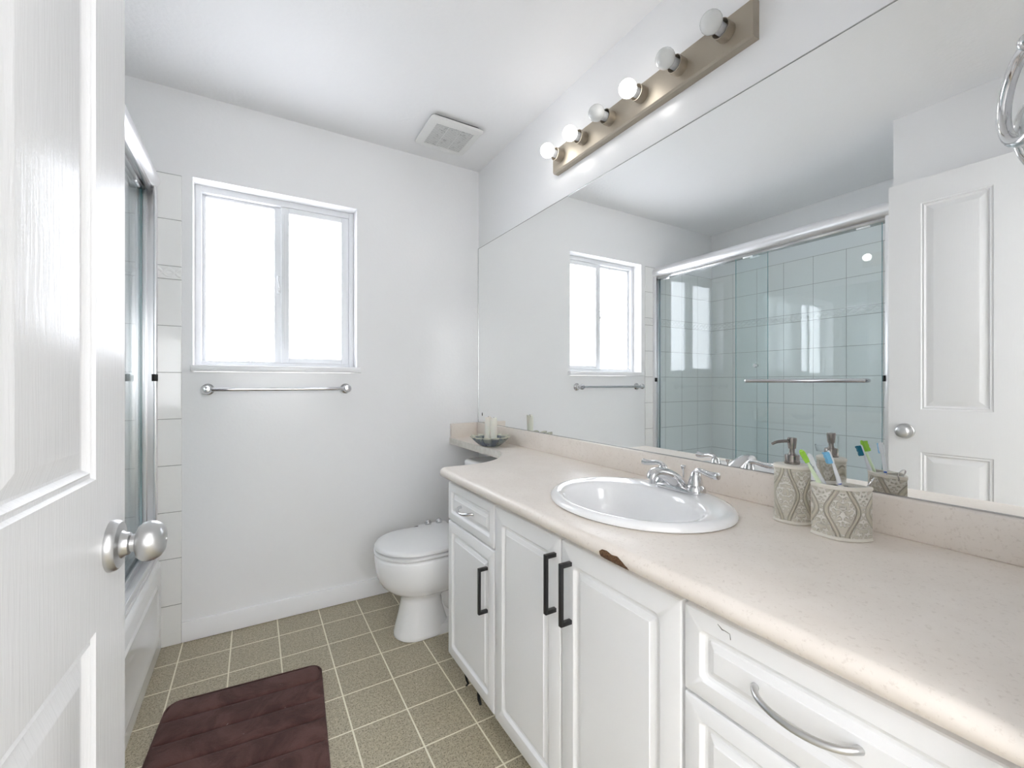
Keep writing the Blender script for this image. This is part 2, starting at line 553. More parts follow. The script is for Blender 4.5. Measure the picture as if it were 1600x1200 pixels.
# window wall, with the opening
WX0, WX1, WZ0, WZ1 = -0.236, 0.4665, 1.2285, 2.068
b = MB()
b.box(-1.25, WX0, YW, YW + 0.16, 0, H)
b.box(WX1, XM + 0.12, YW, YW + 0.16, 0, H)
b.box(WX0, WX1, YW, YW + 0.16, 0, WZ0 - 0.03)
b.box(WX0, WX1, YW, YW + 0.16, WZ1, H)
struct('wall_back', b, M['wall'])
b = MB(); b.box(XS - 0.12, XS, YF, YW + 0.1, 0, H); struct('wall_left', b, M['wall'])
b = MB(); b.box(XS, XL, 0.18, YA, 0, H); b.box(XL - 0.1, XL, YF, 0.2, 0, H); struct('wall_alcove', b, M['wall'])
DX0, DX1, DZ = -0.215, 0.60, 2.07
b = MB()
b.box(XS, DX0, YF - 0.12, YF, 0, H)
b.box(DX1, XM, YF - 0.12, YF, 0, H)
b.box(DX0, DX1, YF - 0.12, YF, DZ, H)
struct('wall_front', b, M['wall'])
# hallway behind the doorway
b = MB()
b.box(-1.3, -0.75, -1.62, -1.5, 0, H); b.box(1.05, 1.4, -1.62, -1.5, 0, H)
b.box(-0.75, 1.05, -1.62, -1.5, 0, 0.85); b.box(-0.75, 1.05, -1.62, -1.5, 2.15, H)
struct('wall_hall', b, M['hall'])
b = MB()
for x0_, x1_, z0_, z1_ in ((-0.75, 1.05, 2.10, 2.15), (-0.75, 1.05, 0.85, 0.90), (-0.75, -0.70, 0.90, 2.10), (1.0, 1.05, 0.90, 2.10), (0.13, 0.17, 0.90, 2.10)):
    b.box(x0_, x1_, -1.60, -1.54, z0_, z1_)
struct('hall_fill_window', b, M['vinyl'])  # unseen hall window, added so sky light fills the room from behind
b = MB(); b.box(-1.3, -1.2, -1.5, YF - 0.12, 0, H); struct('wall_hall_left', b, M['hall'])
b = MB(); b.box(1.3, 1.4, -1.5, YF - 0.12, 0, H); struct('wall_hall_right', b, M['hall'])
b = MB(); b.box(-1.3, 1.4, -1.6, -0.035, H, H + 0.1); struct('ceiling_hall', b, M['hall'])
b = MB(); b.lathe([(0.0, 0), (0.15, 0), (0.155, -0.02), (0.14, -0.05), (0.0, -0.07)], (0.3, -0.8, H), cap0=False)
t = b.build('hall_fill_light', M['hall_fill'], loc=(0.3, -0.8, H)); tag(t, 'added round white fill light under the unseen hallway ceiling behind the doorway', 'fill light')  # added lamp, out of view, brightens the room from behind the camera
# tile surfaces of the shower
b = MB(); b.box(XS, XS + 0.008, YA + 0.008, YW - 0.008, 0.1, 2.062); struct('wall_tile_left', b, M['tile_y'])
b = MB()
b.box(XS, -0.2748, YW - 0.008, YW, 0.0, 2.062, 0.003)
struct('wall_tile_back', b, M['tile_x'])
b = MB(); b.box(XS, XL - 0.03, YA, YA + 0.008, 0.1, 2.062); struct('wall_tile_front', b, M['tile_x'])
# baseboards
b = MB(); b.box(-0.2745, XM, YW - 0.012, YW, 0.002, 0.092, 0.003); struct('baseboard_back', b, M['trim'])
b = MB(); b.box(XL, XL + 0.012, YF + 0.02, YA, 0.002, 0.092, 0.003); struct('baseboard_left', b, M['trim'])
# doorway casing, room side
b = MB()
b.box(DX0 - 0.06, DX0, YF, YF + 0.014, 0, DZ + 0.06, 0.004)
b.box(DX1, DX1 + 0.06, YF, YF + 0.014, 0, 0.75, 0.004)
b.box(DX1, DX1 + 0.06, YF, YF + 0.014, 0.95, DZ + 0.06, 0.004)
b.box(DX0, DX1, YF, YF + 0.014, DZ, DZ + 0.06, 0.004)
struct('trim_1', b, M['trim'])

# ------------------------------------------------------------------ window
win = bpy.data.objects.new('window_1', None); COL.objects.link(win)
win.location = (0.115, YW + 0.08, 1.2); WM[win.name] = Matrix.Translation(win.location); win['kind'] = 'structure'
def frame_rect(b, x0, x1, z0, z1, y0, y1, w_, wt=None, wb=None, bev=0.002):
    wt = wt or w_; wb = wb or w_
    b.box(x0, x0 + w_, y0, y1, z0, z1, bev); b.box(x1 - w_, x1, y0, y1, z0, z1, bev)
    b.box(x0 + w_, x1 - w_, y0, y1, z1 - wt, z1, bev); b.box(x0 + w_, x1 - w_, y0, y1, z0, z0 + wb, bev)
yf = YW + 0.082
b = MB(); frame_rect(b, WX0, WX1, WZ0, WZ1, yf, yf + 0.07, 0.026, 0.03, 0.018)
b.box(WX0 + 0.026, WX1 - 0.026, yf + 0.006, yf + 0.012, 1.2465, 1.252, 0.001)
b.build('window_frame', M['vinyl'], win)
b = MB(); frame_rect(b, WX0 + 0.0265, 0.1185, 1.2470, WZ1 - 0.0305, yf + 0.028, yf + 0.052, 0.0135, 0.0125, 0.004); b.box(0.088, 0.118, yf + 0.026, yf + 0.054, 1.2475, 2.037, 0.002)
fs = b.build('fixed_sash', M['vinyl'], win)
b = MB(); b.box(WX0 + 0.038, 0.090, yf + 0.038, yf + 0.042, 1.250, 2.026); b.build('window_pane', M['window_glass'], fs)
b = MB(); frame_rect(b, 0.117, WX1 - 0.0265, 1.2470, WZ1 - 0.0305, yf + 0.004, yf + 0.026, 0.036, 0.028, 0.026); b.box(0.128, 0.133, yf + 0.001, yf + 0.005, 1.32, 2.0, 0.001)
ss = b.build('sliding_sash', M['vinyl'], win)
b = MB(); b.box(0.150, WX1 - 0.06, yf + 0.013, yf + 0.017, 1.270, 2.013); b.build('window_pane', M['window_glass'], ss)
b = MB()
b.box(0.098, 0.116, yf + 0.016, yf + 0.028, 1.60, 1.69, 0.003)
b.tube([(0.106, yf + 0.016, 1.685), (0.105, yf + 0.002, 1.68), (0.104, yf - 0.003, 1.662), (0.108, yf + 0.0, 1.64), (0.110, yf + 0.012, 1.63)], 0.004)
b.box(0.102, 0.114, yf + 0.008, yf + 0.02, 1.60, 1.615, 0.002)
b.build('latch', M['vinyl'], ss)
b = MB()
for k in range(3):
    b.box(-0.035 + k * 0.022, -0.016 + k * 0.022, yf + 0.022, yf + 0.03, 1.248, 1.254 + (0.004 if k == 1 else 0), 0.002)
lab(b.build('sill_stop', M['satin'], win), 'small grey stop at the foot of the left pane')
b = MB(); b.box(-0.2425, 0.4845, YW - 0.03, YW + 0.083, 1.2005, 1.2275, 0.003)
b.box(WX0 + 0.0005, WX1 - 0.0005, YW, YW + 0.082, 1.2270, 1.2290)
b.build('window_sill', M['trim'], win)

# ------------------------------------------------------------------ entry door, opened against the left wall
LX, LY, ANG = -0.16215, 0.83747, radians(2.85)
door = bpy.data.objects.new('door_1', None); COL.objects.link(door)
# local frame: x = out of the face towards the room, y = along the door towards the latch, origin at latch edge
door.location = (LX, LY, 0); door.rotation_euler = (0, 0, -ANG); door['kind'] = 'structure'
WM[door.name] = Matrix.Translation((LX, LY, 0)) @ Matrix.Rotation(-ANG, 4, 'Z')
DM = WM[door.name]
def panel_rings(wd, hg, prof, r0):
    """prof: (inset, height, corner radius)"""
    return [(rrect(wd - 2 * i, hg - 2 * i, r), z) for i, z, r in prof]
DW, DT, DH = 0.762, 0.035, 2.049
cols_ = [(0.109, 0.334), (0.428, 0.653)]
rows_ = [(1.027, 1.945), (0.235, 0.845)]
prof = [(0, 0, .0005), (0.003, 0.0, .0005), (0.006, -0.0045, .0005), (0.010, -0.0045, .0005), (0.013, -0.0025, .0005), (0.018, -0.009, .0005), (0.021, -0.0095, .0005), (0.042, -0.003, .0005), (0.044, -0.0025, .0005)]
b = MB()
bm2 = MB()
ys = [0.0005, 0.109, 0.334, 0.428, 0.653, DW]
zs = [0.012, 0.235, 0.845, 1.027, 1.945, DH]
for i in range(5):
    for j in range(5):
        hole = i in (1, 3) and j in (1, 3)
        b.box(-DT, -0.0125 if hole else 0, -ys[i + 1], -ys[i], zs[j], zs[j + 1])
for (a0, a1) in cols_:
    for (z0, z1) in rows_:
        rings = []
        for pts, hgt in panel_rings(a1 - a0, z1 - z0, prof, 0):
            rings.append([Vector((hgt, -(a0 + a1) / 2 + p[0], (z0 + z1) / 2 + p[1])) for p in pts])
        b.loft(rings, cap0=False, cap1=True)
b.bm.transform(DM)
bmesh.ops.remove_doubles(b.bm, verts=b.bm.verts, dist=1e-5)
b.build('door_leaf', M['door'], door, ang=20)
KS, KZ = 0.060, 0.931
b = MB()
b.lathe([(0.0335, 0), (0.0340, 0.003), (0.0325, 0.008), (0.030, 0.0105), (0.018, 0.012), (0.0155, 0.015), (0.0145, 0.020), (0.0120, 0.0215)], (0, -KS, KZ), (1, 0, 0), 48)
b.bm.transform(DM); lab(b.build('knob_rose', M['satin'], door), 'round satin nickel rose')
b = MB()
b.lathe([(0.0115, 0.0215), (0.0115, 0.0265), (0.0150, 0.0270), (0.0215, 0.0295), (0.0255, 0.034), (0.0270, 0.040), (0.0262, 0.047), (0.0225, 0.0535), (0.0165, 0.0575), (0.008, 0.0592), (0.0, 0.0595)], (0, -KS, KZ), (1, 0, 0), 48)
b.lathe([(0.0016, 0.0585), (0.0016, 0.0600)], (0, -KS, KZ), (1, 0, 0), 10)
b.bm.transform(DM); lab(b.build('knob', M['satin'], door), 'satin nickel privacy knob')
b = MB()
b.lathe([(0.0335, 0), (0.0340, -0.003), (0.0300, -0.0105), (0.014, -0.013), (0.0115, -0.028), (0.020, -0.031), (0.0268, -0.043), (0.0238, -0.057), (0.010, -0.0635), (0.0, -0.064)], (-DT, -KS, KZ), (1, 0, 0), 32)
b.bm.transform(DM); b.build('knob', M['satin'], door)
for z in (0.25, 1.1, 1.85):
    b = MB(); b.lathe([(0.006, 0), (0.006, 0.09)], (0.004, -DW - 0.004, z), n=12); b.bm.transform(DM); b.build('hinge', M['satin'], door)

# ================================================================== tub and shower doors
XT = -0.345
tub = thing('bathtub', 'white glossy alcove bathtub with flat apron behind the open door', 'bathtub', ((XT + XS) / 2, (YW + YA) / 2, 0))
b = MB()
x0, x1, y0, y1 = XS + 0.009, XT, YA + 0.009, YW - 0.009
zr = 0.392
cxm, cym = (x0 + x1) / 2, (y0 + y1) / 2
def rr(ins, z, r, insx=None):
    ix = ins if insx is None else insx
    return [Vector((p[0], p[1], z)) for p in rrect((x1 - x0) - 2 * ix, (y1 - y0) - 2 * ins, r, 6, cxm, cym)]
b.loft([rr(0, 0.001, .004), rr(0, zr - 0.03, .004), rr(0.003, zr - 0.012, .006), rr(0.012, zr - 0.002, .01), rr(0.022, zr, .02), rr(0.07, zr, .06), rr(0.082, zr - 0.004, .09), rr(0.092, zr - 0.02, .11), rr(0.12, 0.16, .13), rr(0.15, 0.10, .15), rr(0.20, 0.085, .15)])
b.build('tub_shell', M['acrylic'], tub, ang=50)
# raised border of the apron
b = MB()
prof = [(0.0, 0.0, .03), (0.010, 0.004, .03), (0.016, 0.005, .03), (0.022, 0.003, .03)]
rings = [[Vector((XT - 0.0005 + hgt, cym + p[0], 0.185 + p[1])) for p in pts] for pts, hgt in panel_rings(1.36, 0.26, prof, 0)]
b.loft(rings, cap0=False)
b.build('apron_panel', M['acrylic'], tub)

sh = thing('sliding_shower_door', 'bypass glass shower door in bright metal frame standing on the tub rim', 'shower door', (-0.385, (YW + YA) / 2, zr))
# header: rounded rail
b = MB()
sec = [(-0.4215, 1.985), (-0.4215, 2.050)] + [(-0.385 + 0.0365 * cos(a) * (1.0), 2.018 + 0.040 * sin(a)) for a in [radians(120 - i * 15) for i in range(15)]] + [(-0.366, 1.986), (-0.372, 1.9905), (-0.415, 1.9905)]
b.loft([[Vector((p[0], yy, p[1])) for p in sec] for yy in (YA + 0.004, YW - 0.0085)])
lab(b.build('header_rail', M['silver'], sh, ang=30), 'bright rounded header rail')
b = MB()
for xx in (-0.404, -0.380):
    b.box(xx - 0.009, xx + 0.009, YA + 0.03, YW - 0.03, 1.962, 1.9905, 0.001)
b.build('roller_channel', M['steel_dark'], sh)
b = MB()
b.box(-0.428, -0.352, YA + 0.009, YW - 0.0085, zr + 0.0005, zr + 0.016, 0.003)
for xx in (-0.425, -0.396, -0.358):
    b.box(xx - 0.003, xx + 0.003, YA + 0.009, YW - 0.0085, zr + 0.016, zr + 0.040, 0.001)
b.build('bottom_track', M['silver'], sh)
for yy in (YW - 0.038, YA + 0.009):
    b = MB()
    ya_, yb_ = (yy + 0.008, yy + 0.028) if yy > 1.5 else (yy, yy + 0.020)
    b.box(-0.428, -0.420, ya_, yb_, zr + 0.04, 1.985, 0.001)
    b.box(-0.399, -0.391, ya_, yb_, zr + 0.04, 1.985, 0.001)
    b.box(-0.367, -0.357, yy, yy + 0.028, zr + 0.04, 1.985, 0.003)
    yb = yy + 0.024 if yy > 1.5 else yy
    b.box(-0.428, -0.357, yb, yb + 0.005, zr + 0.04, 1.985, 0.001)
    j = b.build('side_jamb', M['silver'], sh)
    yc = yy - 0.004 if yy > 1.5 else yy + 0.024
    c_ = MB(); c_.box(-0.372, -0.352, yc, yc + 0.012, 1.155, 1.185, 0.002); c_.build('bumper', M['rubber'], j)
def glass_panel(x, y0, y1):
    b = MB(); b.box(x - 0.003, x + 0.003, y0, y1, zr + 0.022, 1.975)
    g = b.build('glass_panel', M['shower_glass'], sh)
    for ye in (y0, y1):
        e = MB(); e.box(x - 0.0028, x + 0.0028, ye - 0.0006, ye + 0.0006, zr + 0.022, 1.975); e.build('polished_edge', M['glass_edge'], g)
    for yh in (y0 + 0.08, y1 - 0.08):
        e = MB(); e.box(x - 0.006, x + 0.006, yh - 0.03, yh + 0.03, 1.955, 1.985, 0.002); e.build('roller_hanger', M['silver'], g)
    return g
g1 = glass_panel(-0.378, 0.935, 1.7155)
g2 = glass_panel(-0.410, 1.5245, 2.385)
b = MB()
bx = -0.332
b.tube(catmull([(-0.376, 0.992, 1.159), (bx - 0.006, 0.988, 1.159), (bx, 1.000, 1.159), (bx, 1.05, 1.159), (bx, 1.56, 1.159), (bx, 1.610, 1.159), (bx - 0.006, 1.622, 1.159), (-0.376, 1.618, 1.159)], 4), 0.0112, 16)
b.build('towel_bar', M['chrome'], g1)
b = MB(); b.lathe([(0.009, 0), (0.009, 0.012), (0.013, 0.016), (0.013, 0.024), (0.010, 0.027)], (-0.407, 1.590, 1.257), (1, 0, 0), 20)
b.build('pull_knob', M['chrome'], g2)

b = MB()
sdy = 1.50
b.box(XS + 0.008, XS + 0.02, sdy - 0.07, sdy + 0.07, 0.66, 0.78, 0.004)
b.loft([[Vector((XS + 0.02 + d_ * (0.5 - 0.5 * cos(pi * (j / 11))) if False else XS + 0.018 + d_ * sin(pi * j / 11), sdy + 0.06 * cos(pi * j / 11), z)) for j in range(12)] for d_, z in ((0.02, 0.66), (0.075, 0.70), (0.08, 0.71), (0.07, 0.71), (0.06, 0.695))])
tag(b.build('soap_dish', M['porcelain'], loc=(XS + 0.01, sdy, 0.66)), 'white ceramic soap dish on the tiled wall inside the shower', 'soap dish')

# ================================================================== towel bar under the window
tb = thing('towel_bar', 'chrome towel bar mounted on the wall below the window', 'towel rail', (0.115, YW, 1.118))
ybar, zbar = YW - 0.062, 1.1180
for xx in (-0.180, 0.409):
    b = MB()
    b.lathe([(0.0255, 0), (0.0260, 0.004), (0.0235, 0.008), (0.017, 0.011), (0.0125, 0.018), (0.0115, 0.036), (0.0145, 0.044), (0.0185, 0.052), (0.0205, 0.060), (0.0185, 0.070), (0.012, 0.077), (0, 0.079)], (xx, YW, zbar), (0, -1, 0), 32)
    b.build('mount', M['chrome'], tb)
b = MB(); b.tube([(-0.17, ybar, zbar), (0.40, ybar, zbar)], 0.0085, 20); b.build('bar', M['chrome'], tb)

# ================================================================== exhaust fan
fan = thing('exhaust_fan', 'square white bathroom exhaust fan with dusty grille on the ceiling', 'fan vent', (0.863, 2.104, H))
b = MB()
def rq(w_, z, r=0.02, dx=0): return [Vector((0.863 + p[0] + dx, 2.104 + p[1], z)) for p in rrect(w_, w_, r, 5)]
b.loft([rq(0.262, H - 0.012, .012), rq(0.272, H - 0.014, .016), rq(0.276, H - 0.019, .018), rq(0.268, H - 0.026, .018), rq(0.252, H - 0.029, .014), rq(0.198, H - 0.030, .004), rq(0.196, H - 0.026, .004)], cap1=False)
b.build('cover', M['fan_plastic'], fan)
b = MB(); b.loft([rq(0.24, H - 0.0005, .01), rq(0.24, H - 0.014, .01)]); b.build('housing', M['dark'], fan)
b = MB(); b.box(0.863 - 0.0985, 0.863 + 0.0985, 2.104 - 0.0985, 2.104 + 0.0985, H - 0.0275, H - 0.024)
b.build('grille', M['fan_slats'], fan)
b = MB()
for k in (-1, 1):
    b.box(0.863 + k * 0.033 - 0.0012, 0.863 + k * 0.033 + 0.0012, 2.104 - 0.096, 2.104 + 0.096, H - 0.0290, H - 0.0270)
b.build('grille_rib', M['fan_plastic'], fan)

# ================================================================== mirror, light bar
mir = thing('wall_mirror', 'large frameless wall mirror standing on the backsplash above the vanity', 'mirror', (XM, 1.25, 0.909))
b = MB(); b.box(MX, XM - 0.0003, YF + 0.003, YW - 0.004, 0.9095, 1.966); b.build('mirror_glass', M['mirror'], mir)
b = MB(); b.box(MX - 0.0015, MX - 0.0002, YF + 0.003, YW - 0.004, 0.9065, 0.9095)
b.box(MX - 0.0012, XM, YF + 0.003, YW - 0.004, 1.9662, 1.9685); b.box(MX - 0.001, XM, YW - 0.0038, YW - 0.001, 0.909, 1.9662)
lab(b.build('mirror_edge', M['steel_dark'], mir), 'thin dark edge')
b = MB()
b.loft([[Vector((MX - 0.0004, y + 0.005 * cos(a), z + 0.011 * sin(a))) for a in [2 * pi * k / 10 for k in range(10)]] for y, z in ((2.345, 0.958), )] + [[Vector((MX - 0.0002, 2.345 + 0.005 * cos(a), 0.958 + 0.011 * sin(a))) for a in [2 * pi * k / 10 for k in range(10)]]])
lab(b.build('tarnish_spot', M['wick'], mir), 'dark spot where the silvering is worn')

lb = thing('vanity_light_bar', 'brushed nickel bar light with six round bulbs above the mirror', 'wall light', (XM, 1.132, 2.14))
bz0, bz1, bxx = 2.088, 2.190, 1.154
b = MB()
sec = [(XM - 0.0005, bz0 - 0.002), (bxx + 0.006, bz0 - 0.002), (bxx, bz0 + 0.004), (bxx, bz1 - 0.004), (bxx + 0.006, bz1 + 0.002), (XM - 0.0005, bz1 + 0.002)]
b.loft([[Vector((p[0], y, p[1])) for p in sec] for y in (0.675, 1.589)])
b.build('back_plate', M['brushed'], lb, ang=25)
for k in range(6):
    yy = 1.532 - k * 0.1562
    zz = 2.144
    b = MB()
    b.lathe([(0.0265, 0.0), (0.0265, 0.031), (0.0248, 0.0315), (0.0245, 0.006), (0.0, 0.006)], (bxx, yy, zz), (-1, 0, 0), 32, cap0=True, cap1=False)
    so = b.build('socket', M['brushed'], lb)
    dz = (0.006, 0.001, -0.002, -0.003, 0.0, 0)[k]
    ax = Vector((-1, 0, dz * 8)).normalized()
    b = MB(); b.lathe([(0.0158, 0.007), (0.0158, 0.038), (0.0170, 0.048)], (bxx, yy, zz), ax, 24)
    b.build('bulb_collar', M['bulb_base'], so)
    c = Vector((bxx, yy, zz)) + ax * 0.071
    b = MB(); b.lathe([(0.0155 if i == 0 else 0.0295 * sin(radians(32 + 148 * i / 14)), -0.0295 * cos(radians(32 + 148 * i / 14))) for i in range(14)] + [(0, 0.0295)], c, ax, 24)
    if k in BULB:
        m = emit_mat('lit_bulb_glass', (1.0, 0.985, 0.96, 1), BULB[k])
        lab(b.build('bulb', m, so), 'lit round bulb')
    else:
        lab(b.build('bulb', M['bulb_off'], so), 'unlit frosted round bulb')

# ================================================================== vanity cabinets
XF, XD = 0.640, 0.659           # door faces / cabinet box front
def panel_front(b, y0, y1, z0, z1, deep=0.019, fr=0.043, bevel_r=0.012, fr2=None):
    """raised-panel slab in the plane x = XF between y0>y1"""
    w_, h_ = abs(y0 - y1), z1 - z0
    yc, zc = (y0 + y1) / 2, (z0 + z1) / 2
    P = [(0, -deep, .002), (0, -0.004, .002), (0.0015, -0.0012, .002), (0.004, 0, .002), (fr, 0, bevel_r), (fr + 0.0025, -0.0018, bevel_r), (fr + 0.006, -0.0075, bevel_r * .8), (fr + 0.010, -0.0095, bevel_r * .6), (fr + 0.0145, -0.0090, 0.003), (fr + 0.0165, -0.0060, .002), (fr + 0.0255, -0.0022, .0015), (fr + 0.0265, -0.0004, .001)]
    rings = [[Vector((XF - hgt, yc - p[0], zc + p[1])) for p in pts] for pts, hgt in panel_rings(w_, h_, P, 0)]
    b.loft(rings)
def black_pull(parent, y, z0, z1):
    b = MB()
    xo = XF - 0.032
    b.box(xo, xo + 0.008, y - 0.0055, y + 0.0055, z0, z1, 0.001)
    for z in (z0, z1 - 0.010):
        b.box(xo + 0.004, XF + 0.0006, y - 0.0055, y + 0.0055, z, z + 0.010, 0.001)
    lab(b.build('handle', M['black'], parent), 'square black bar handle')
def arch_pull(parent, y, z, half=0.052, mat='satin'):
    pts = catmull([(XF + 0.001, y + half, z), (XF - 0.006, y + half * 0.97, z + 0.001), (XF - 0.018, y + half * 0.80, z - 0.001), (XF - 0.026, y + half * 0.45, z - 0.004), (XF - 0.029, y, z - 0.005), (XF - 0.026, y - half * 0.45, z - 0.004), (XF - 0.018, y - half * 0.80, z - 0.001), (XF - 0.006, y - half * 0.97, z + 0.001), (XF + 0.001, y - half, z)], 5)
    n = len(pts)
    rad = [0.0058 - 0.0022 * (1 - abs(2 * i / (n - 1) - 1) ** 2) + 0.0016 * (1 - abs(2 * i / (n - 1) - 1)) for i in range(n)]
    b = MB(); b.tube(pts, rad, 12)
    lab(b.build('handle', M[mat], parent), 'curved satin metal pull')
CT = 0.787                      # underside of the worktop
def carcass(b, y0, y1):
    b.box(XD, XM - 0.002, y1, y0, 0.10, CT - 0.001)
    b.box(XD + 0.06, XM - 0.002, y1 + 0.001, y0 - 0.001, 0.001, 0.10)
# 1: narrow unit with drawer over door
c1 = thing('vanity_cabinet', 'narrow white cabinet with one small drawer over one door beside the toilet', 'cabinet', (0.92, 1.38, 0))
b = MB(); carcass(b, 1.566, 1.192); b.build('body', M['thermofoil'], c1)
b = MB(); panel_front(b, 1.564, 1.194, 0.629, 0.768, fr=0.028, bevel_r=0.006); d = b.build('drawer_front', M['thermofoil'], c1, ang=28)
arch_pull(d, 1.392, 0.700, 0.050, 'chrome')
b = MB(); panel_front(b, 1.564, 1.194, 0.113, 0.622, fr=0.036); d = b.build('cabinet_door', M['thermofoil'], c1, ang=28)
black_pull(d, 1.239, 0.414, 0.560)
# 2: sink base with two doors
c2 = thing('vanity_cabinet', 'white sink cabinet with two tall raised-panel doors and black bar handles', 'cabinet', (0.92, 0.85, 0))
b = MB()
b.box(XD, XM - 0.002, 1.172, 1.190, 0.10, CT - 0.001)
b.box(XD, XM - 0.002, 0.500, 0.518, 0.10, CT - 0.001)
b.box(XD, XM - 0.002, 0.518, 1.172, 0.10, 0.118)
b.box(XM - 0.008, XM - 0.002, 0.518, 1.172, 0.118, CT - 0.001)
b.box(XD, XD + 0.018, 0.518, 1.172, CT - 0.030, CT - 0.001)
b.box(XD, XD + 0.018, 0.835, 0.865, 0.118, CT - 0.030)
b.box(XD + 0.06, XD + 0.075, 0.501, 1.189, 0.001, 0.10)
c2b = b.build('body', M['thermofoil'], c2)
b = MB(); panel_front(b, 1.188, 0.853, 0.110, 0.768, fr=0.045, bevel_r=0.014); d = b.build('cabinet_door', M['thermofoil'], c2, ang=28)
black_pull(d, 0.872, 0.583, 0.729)
b = MB(); panel_front(b, 0.847, 0.503, 0.110, 0.768, fr=0.045, bevel_r=0.014); d = b.build('cabinet_door', M['thermofoil'], c2, ang=28)
black_pull(d, 0.811, 0.582, 0.728)
# 3: drawer bank
c3 = thing('vanity_cabinet', 'white drawer cabinet with wide drawers at the right end of the vanity', 'cabinet', (0.92, 0.30, 0))
b = MB(); carcass(b, 0.498, YF + 0.002); b.build('body', M['thermofoil'], c3)
zz_ = [(0.622, 0.768), (0.448, 0.616), (0.280, 0.442), (0.110, 0.274)]
for i, (z0, z1) in enumerate(zz_):
    b = MB(); panel_front(b, 0.496, YF + 0.006, z0, z1, fr=0.030, bevel_r=0.010); d = b.build('drawer_front', M['thermofoil'], c3, ang=28)
    if i == 0:
        b = MB(); b.tube([(XF - 0.0001, 0.432, 0.7615), (XF - 0.0002, 0.424, 0.756), (XF - 0.0002, 0.420, 0.7565), (XF - 0.0001, 0.411, 0.7555), (XF - 0.0001, 0.410, 0.747)], [0.0003, 0.0008, 0.0005, 0.0003, 0.0006], 6)
        lab(b.build('scratch_mark', M['gunmetal'], d), 'small dark scratch in the white paint')
    arch_pull(d, 0.306, (z0 + z1) / 2 + 0.002, 0.065, 'satin')
# things hanging under the first cabinet
b = MB(); b.tube([(0.664, 1.452, 0.108), (0.661, 1.449, 0.085), (0.659, 1.434, 0.074), (0.658, 1.420, 0.072), (0.654, 1.428, 0.060)], 0.0028, 8, flat=(1.6, 0.6))
tag(b.build('cable_tie', M['rubber'], loc=(0.664, 1.45, 0.1)), 'bent black strip hanging under the narrow cabinet, nearer the toilet', 'strip')
b = MB(); b.tube([(0.664, 1.352, 0.108), (0.661, 1.346, 0.082), (0.659, 1.335, 0.068), (0.659, 1.322, 0.056)], [0.002, 0.003, 0.0045, 0.003], 8, flat=(1.4, 0.6))
tag(b.build('cable_tie', M['rubber'], loc=(0.664, 1.35, 0.1)), 'short black strip hanging under the narrow cabinet, further from the toilet', 'strip')

# ------------------------------------------------------------------ worktop
TZ = 0.8232
R0 = 0.0181
ct = thing('countertop', 'long cream speckled worktop with rounded front edge and narrow shelf over the toilet', 'countertop', (0.9, 1.0, CT))
# free edge outline with outward normals handled numerically; weight = bullnose amount
edge = [((0.608, YF + 0.001), 1), ((0.608, 0.40), 1), ((0.608, 0.65), 1), ((0.608, 0.9), 1), ((0.608, 1.2), 1), ((0.608, 1.50), 1), ((0.608, 1.562), 1)]
edge += [((p[0], p[1]), 1) for p in arc((0.640, 1.562), 0.032, 180, 95, 7)[1:]]
cur = catmull([(0.66, 1.5925), (0.72, 1.5905), (0.79, 1.598), (0.856, 1.626), (0.913, 1.672), (0.963, 1.729), (0.990, 1.772)], 5)
edge += [((p.x, p.y), 1) for p in [Vector(c) for c in cur][:-1]] if False else []
cur = catmull([(0.66, 1.5925, 0), (0.72, 1.5905, 0), (0.79, 1.598, 0), (0.856, 1.626, 0), (0.913, 1.672, 0), (0.963, 1.729, 0), (0.992, 1.772, 0)], 5)
nC = len(cur)
for i, p in enumerate(cur):
    wgt = 1 - max(0, (i - nC * 0.62) / (nC * 0.38)) ** 1.0
    edge.append(((p.x, p.y), max(0.0, wgt)))
edge += [((1.000, 1.795), 0), ((1.001, 1.83), 0), ((0.9965, 2.0), 0), ((0.994, 2.2), 0), ((0.992, YW - 0.001), 0)]
back = [((1.08, YW - 0.001)), ((XM - 0.001, YW - 0.001)), ((XM - 0.001, 1.8)), ((XM - 0.001, 1.2)), ((XM - 0.001, 0.6)), ((XM - 0.001, YF + 0.001))]
E2 = [Vector((p[0][0], p[0][1])) for p in edge]
Wt = [p[1] for p in edge]
nrm = []
for i in range(len(E2)):
    t = (E2[min(i + 1, len(E2) - 1)] - E2[max(i - 1, 0)]).normalized()
    nrm.append(Vector((t.y, -t.x)))      # inward
nrm[0] = Vector((1, 0))
def ct_ring(phi):
    """phi 0 top .. pi bottom"""
    off = R0 * (1 - sin(phi)); z = TZ - R0 + R0 * cos(phi)
    r = []
    for p, n_, w_ in zip(E2, nrm, Wt):
        q = p + n_ * off * w_
        zz = z
        r.append(Vector((q.x, q.y, zz)))
    r += [Vector((p[0], p[1], z)) for p in back]
    return r
SXC, SYC = 0.890, 0.843
b = MB()
rings = [ct_ring(pi * k / 10) for k in range(11)]
bm = b.bm
vs = [[bm.verts.new(p) for p in r] for r in rings]
n = len(rings[0])
for i in range(10):
    for j in range(n):
        k = (j + 1) % n
        bm.faces.new((vs[i][j], vs[i][k], vs[i + 1][k], vs[i + 1][j]))
NH = 48
hole = [[bm.verts.new((SXC - 0.005 + 0.195 * cos(2 * pi * j / NH), SYC + 0.236 * sin(2 * pi * j / NH), z)) for j in range(NH)] for z in (TZ, TZ - 2 * R0)]
for j in range(NH):
    k = (j + 1) % NH
    bm.faces.new((hole[0][j], hole[0][k], hole[1][k], hole[1][j]))
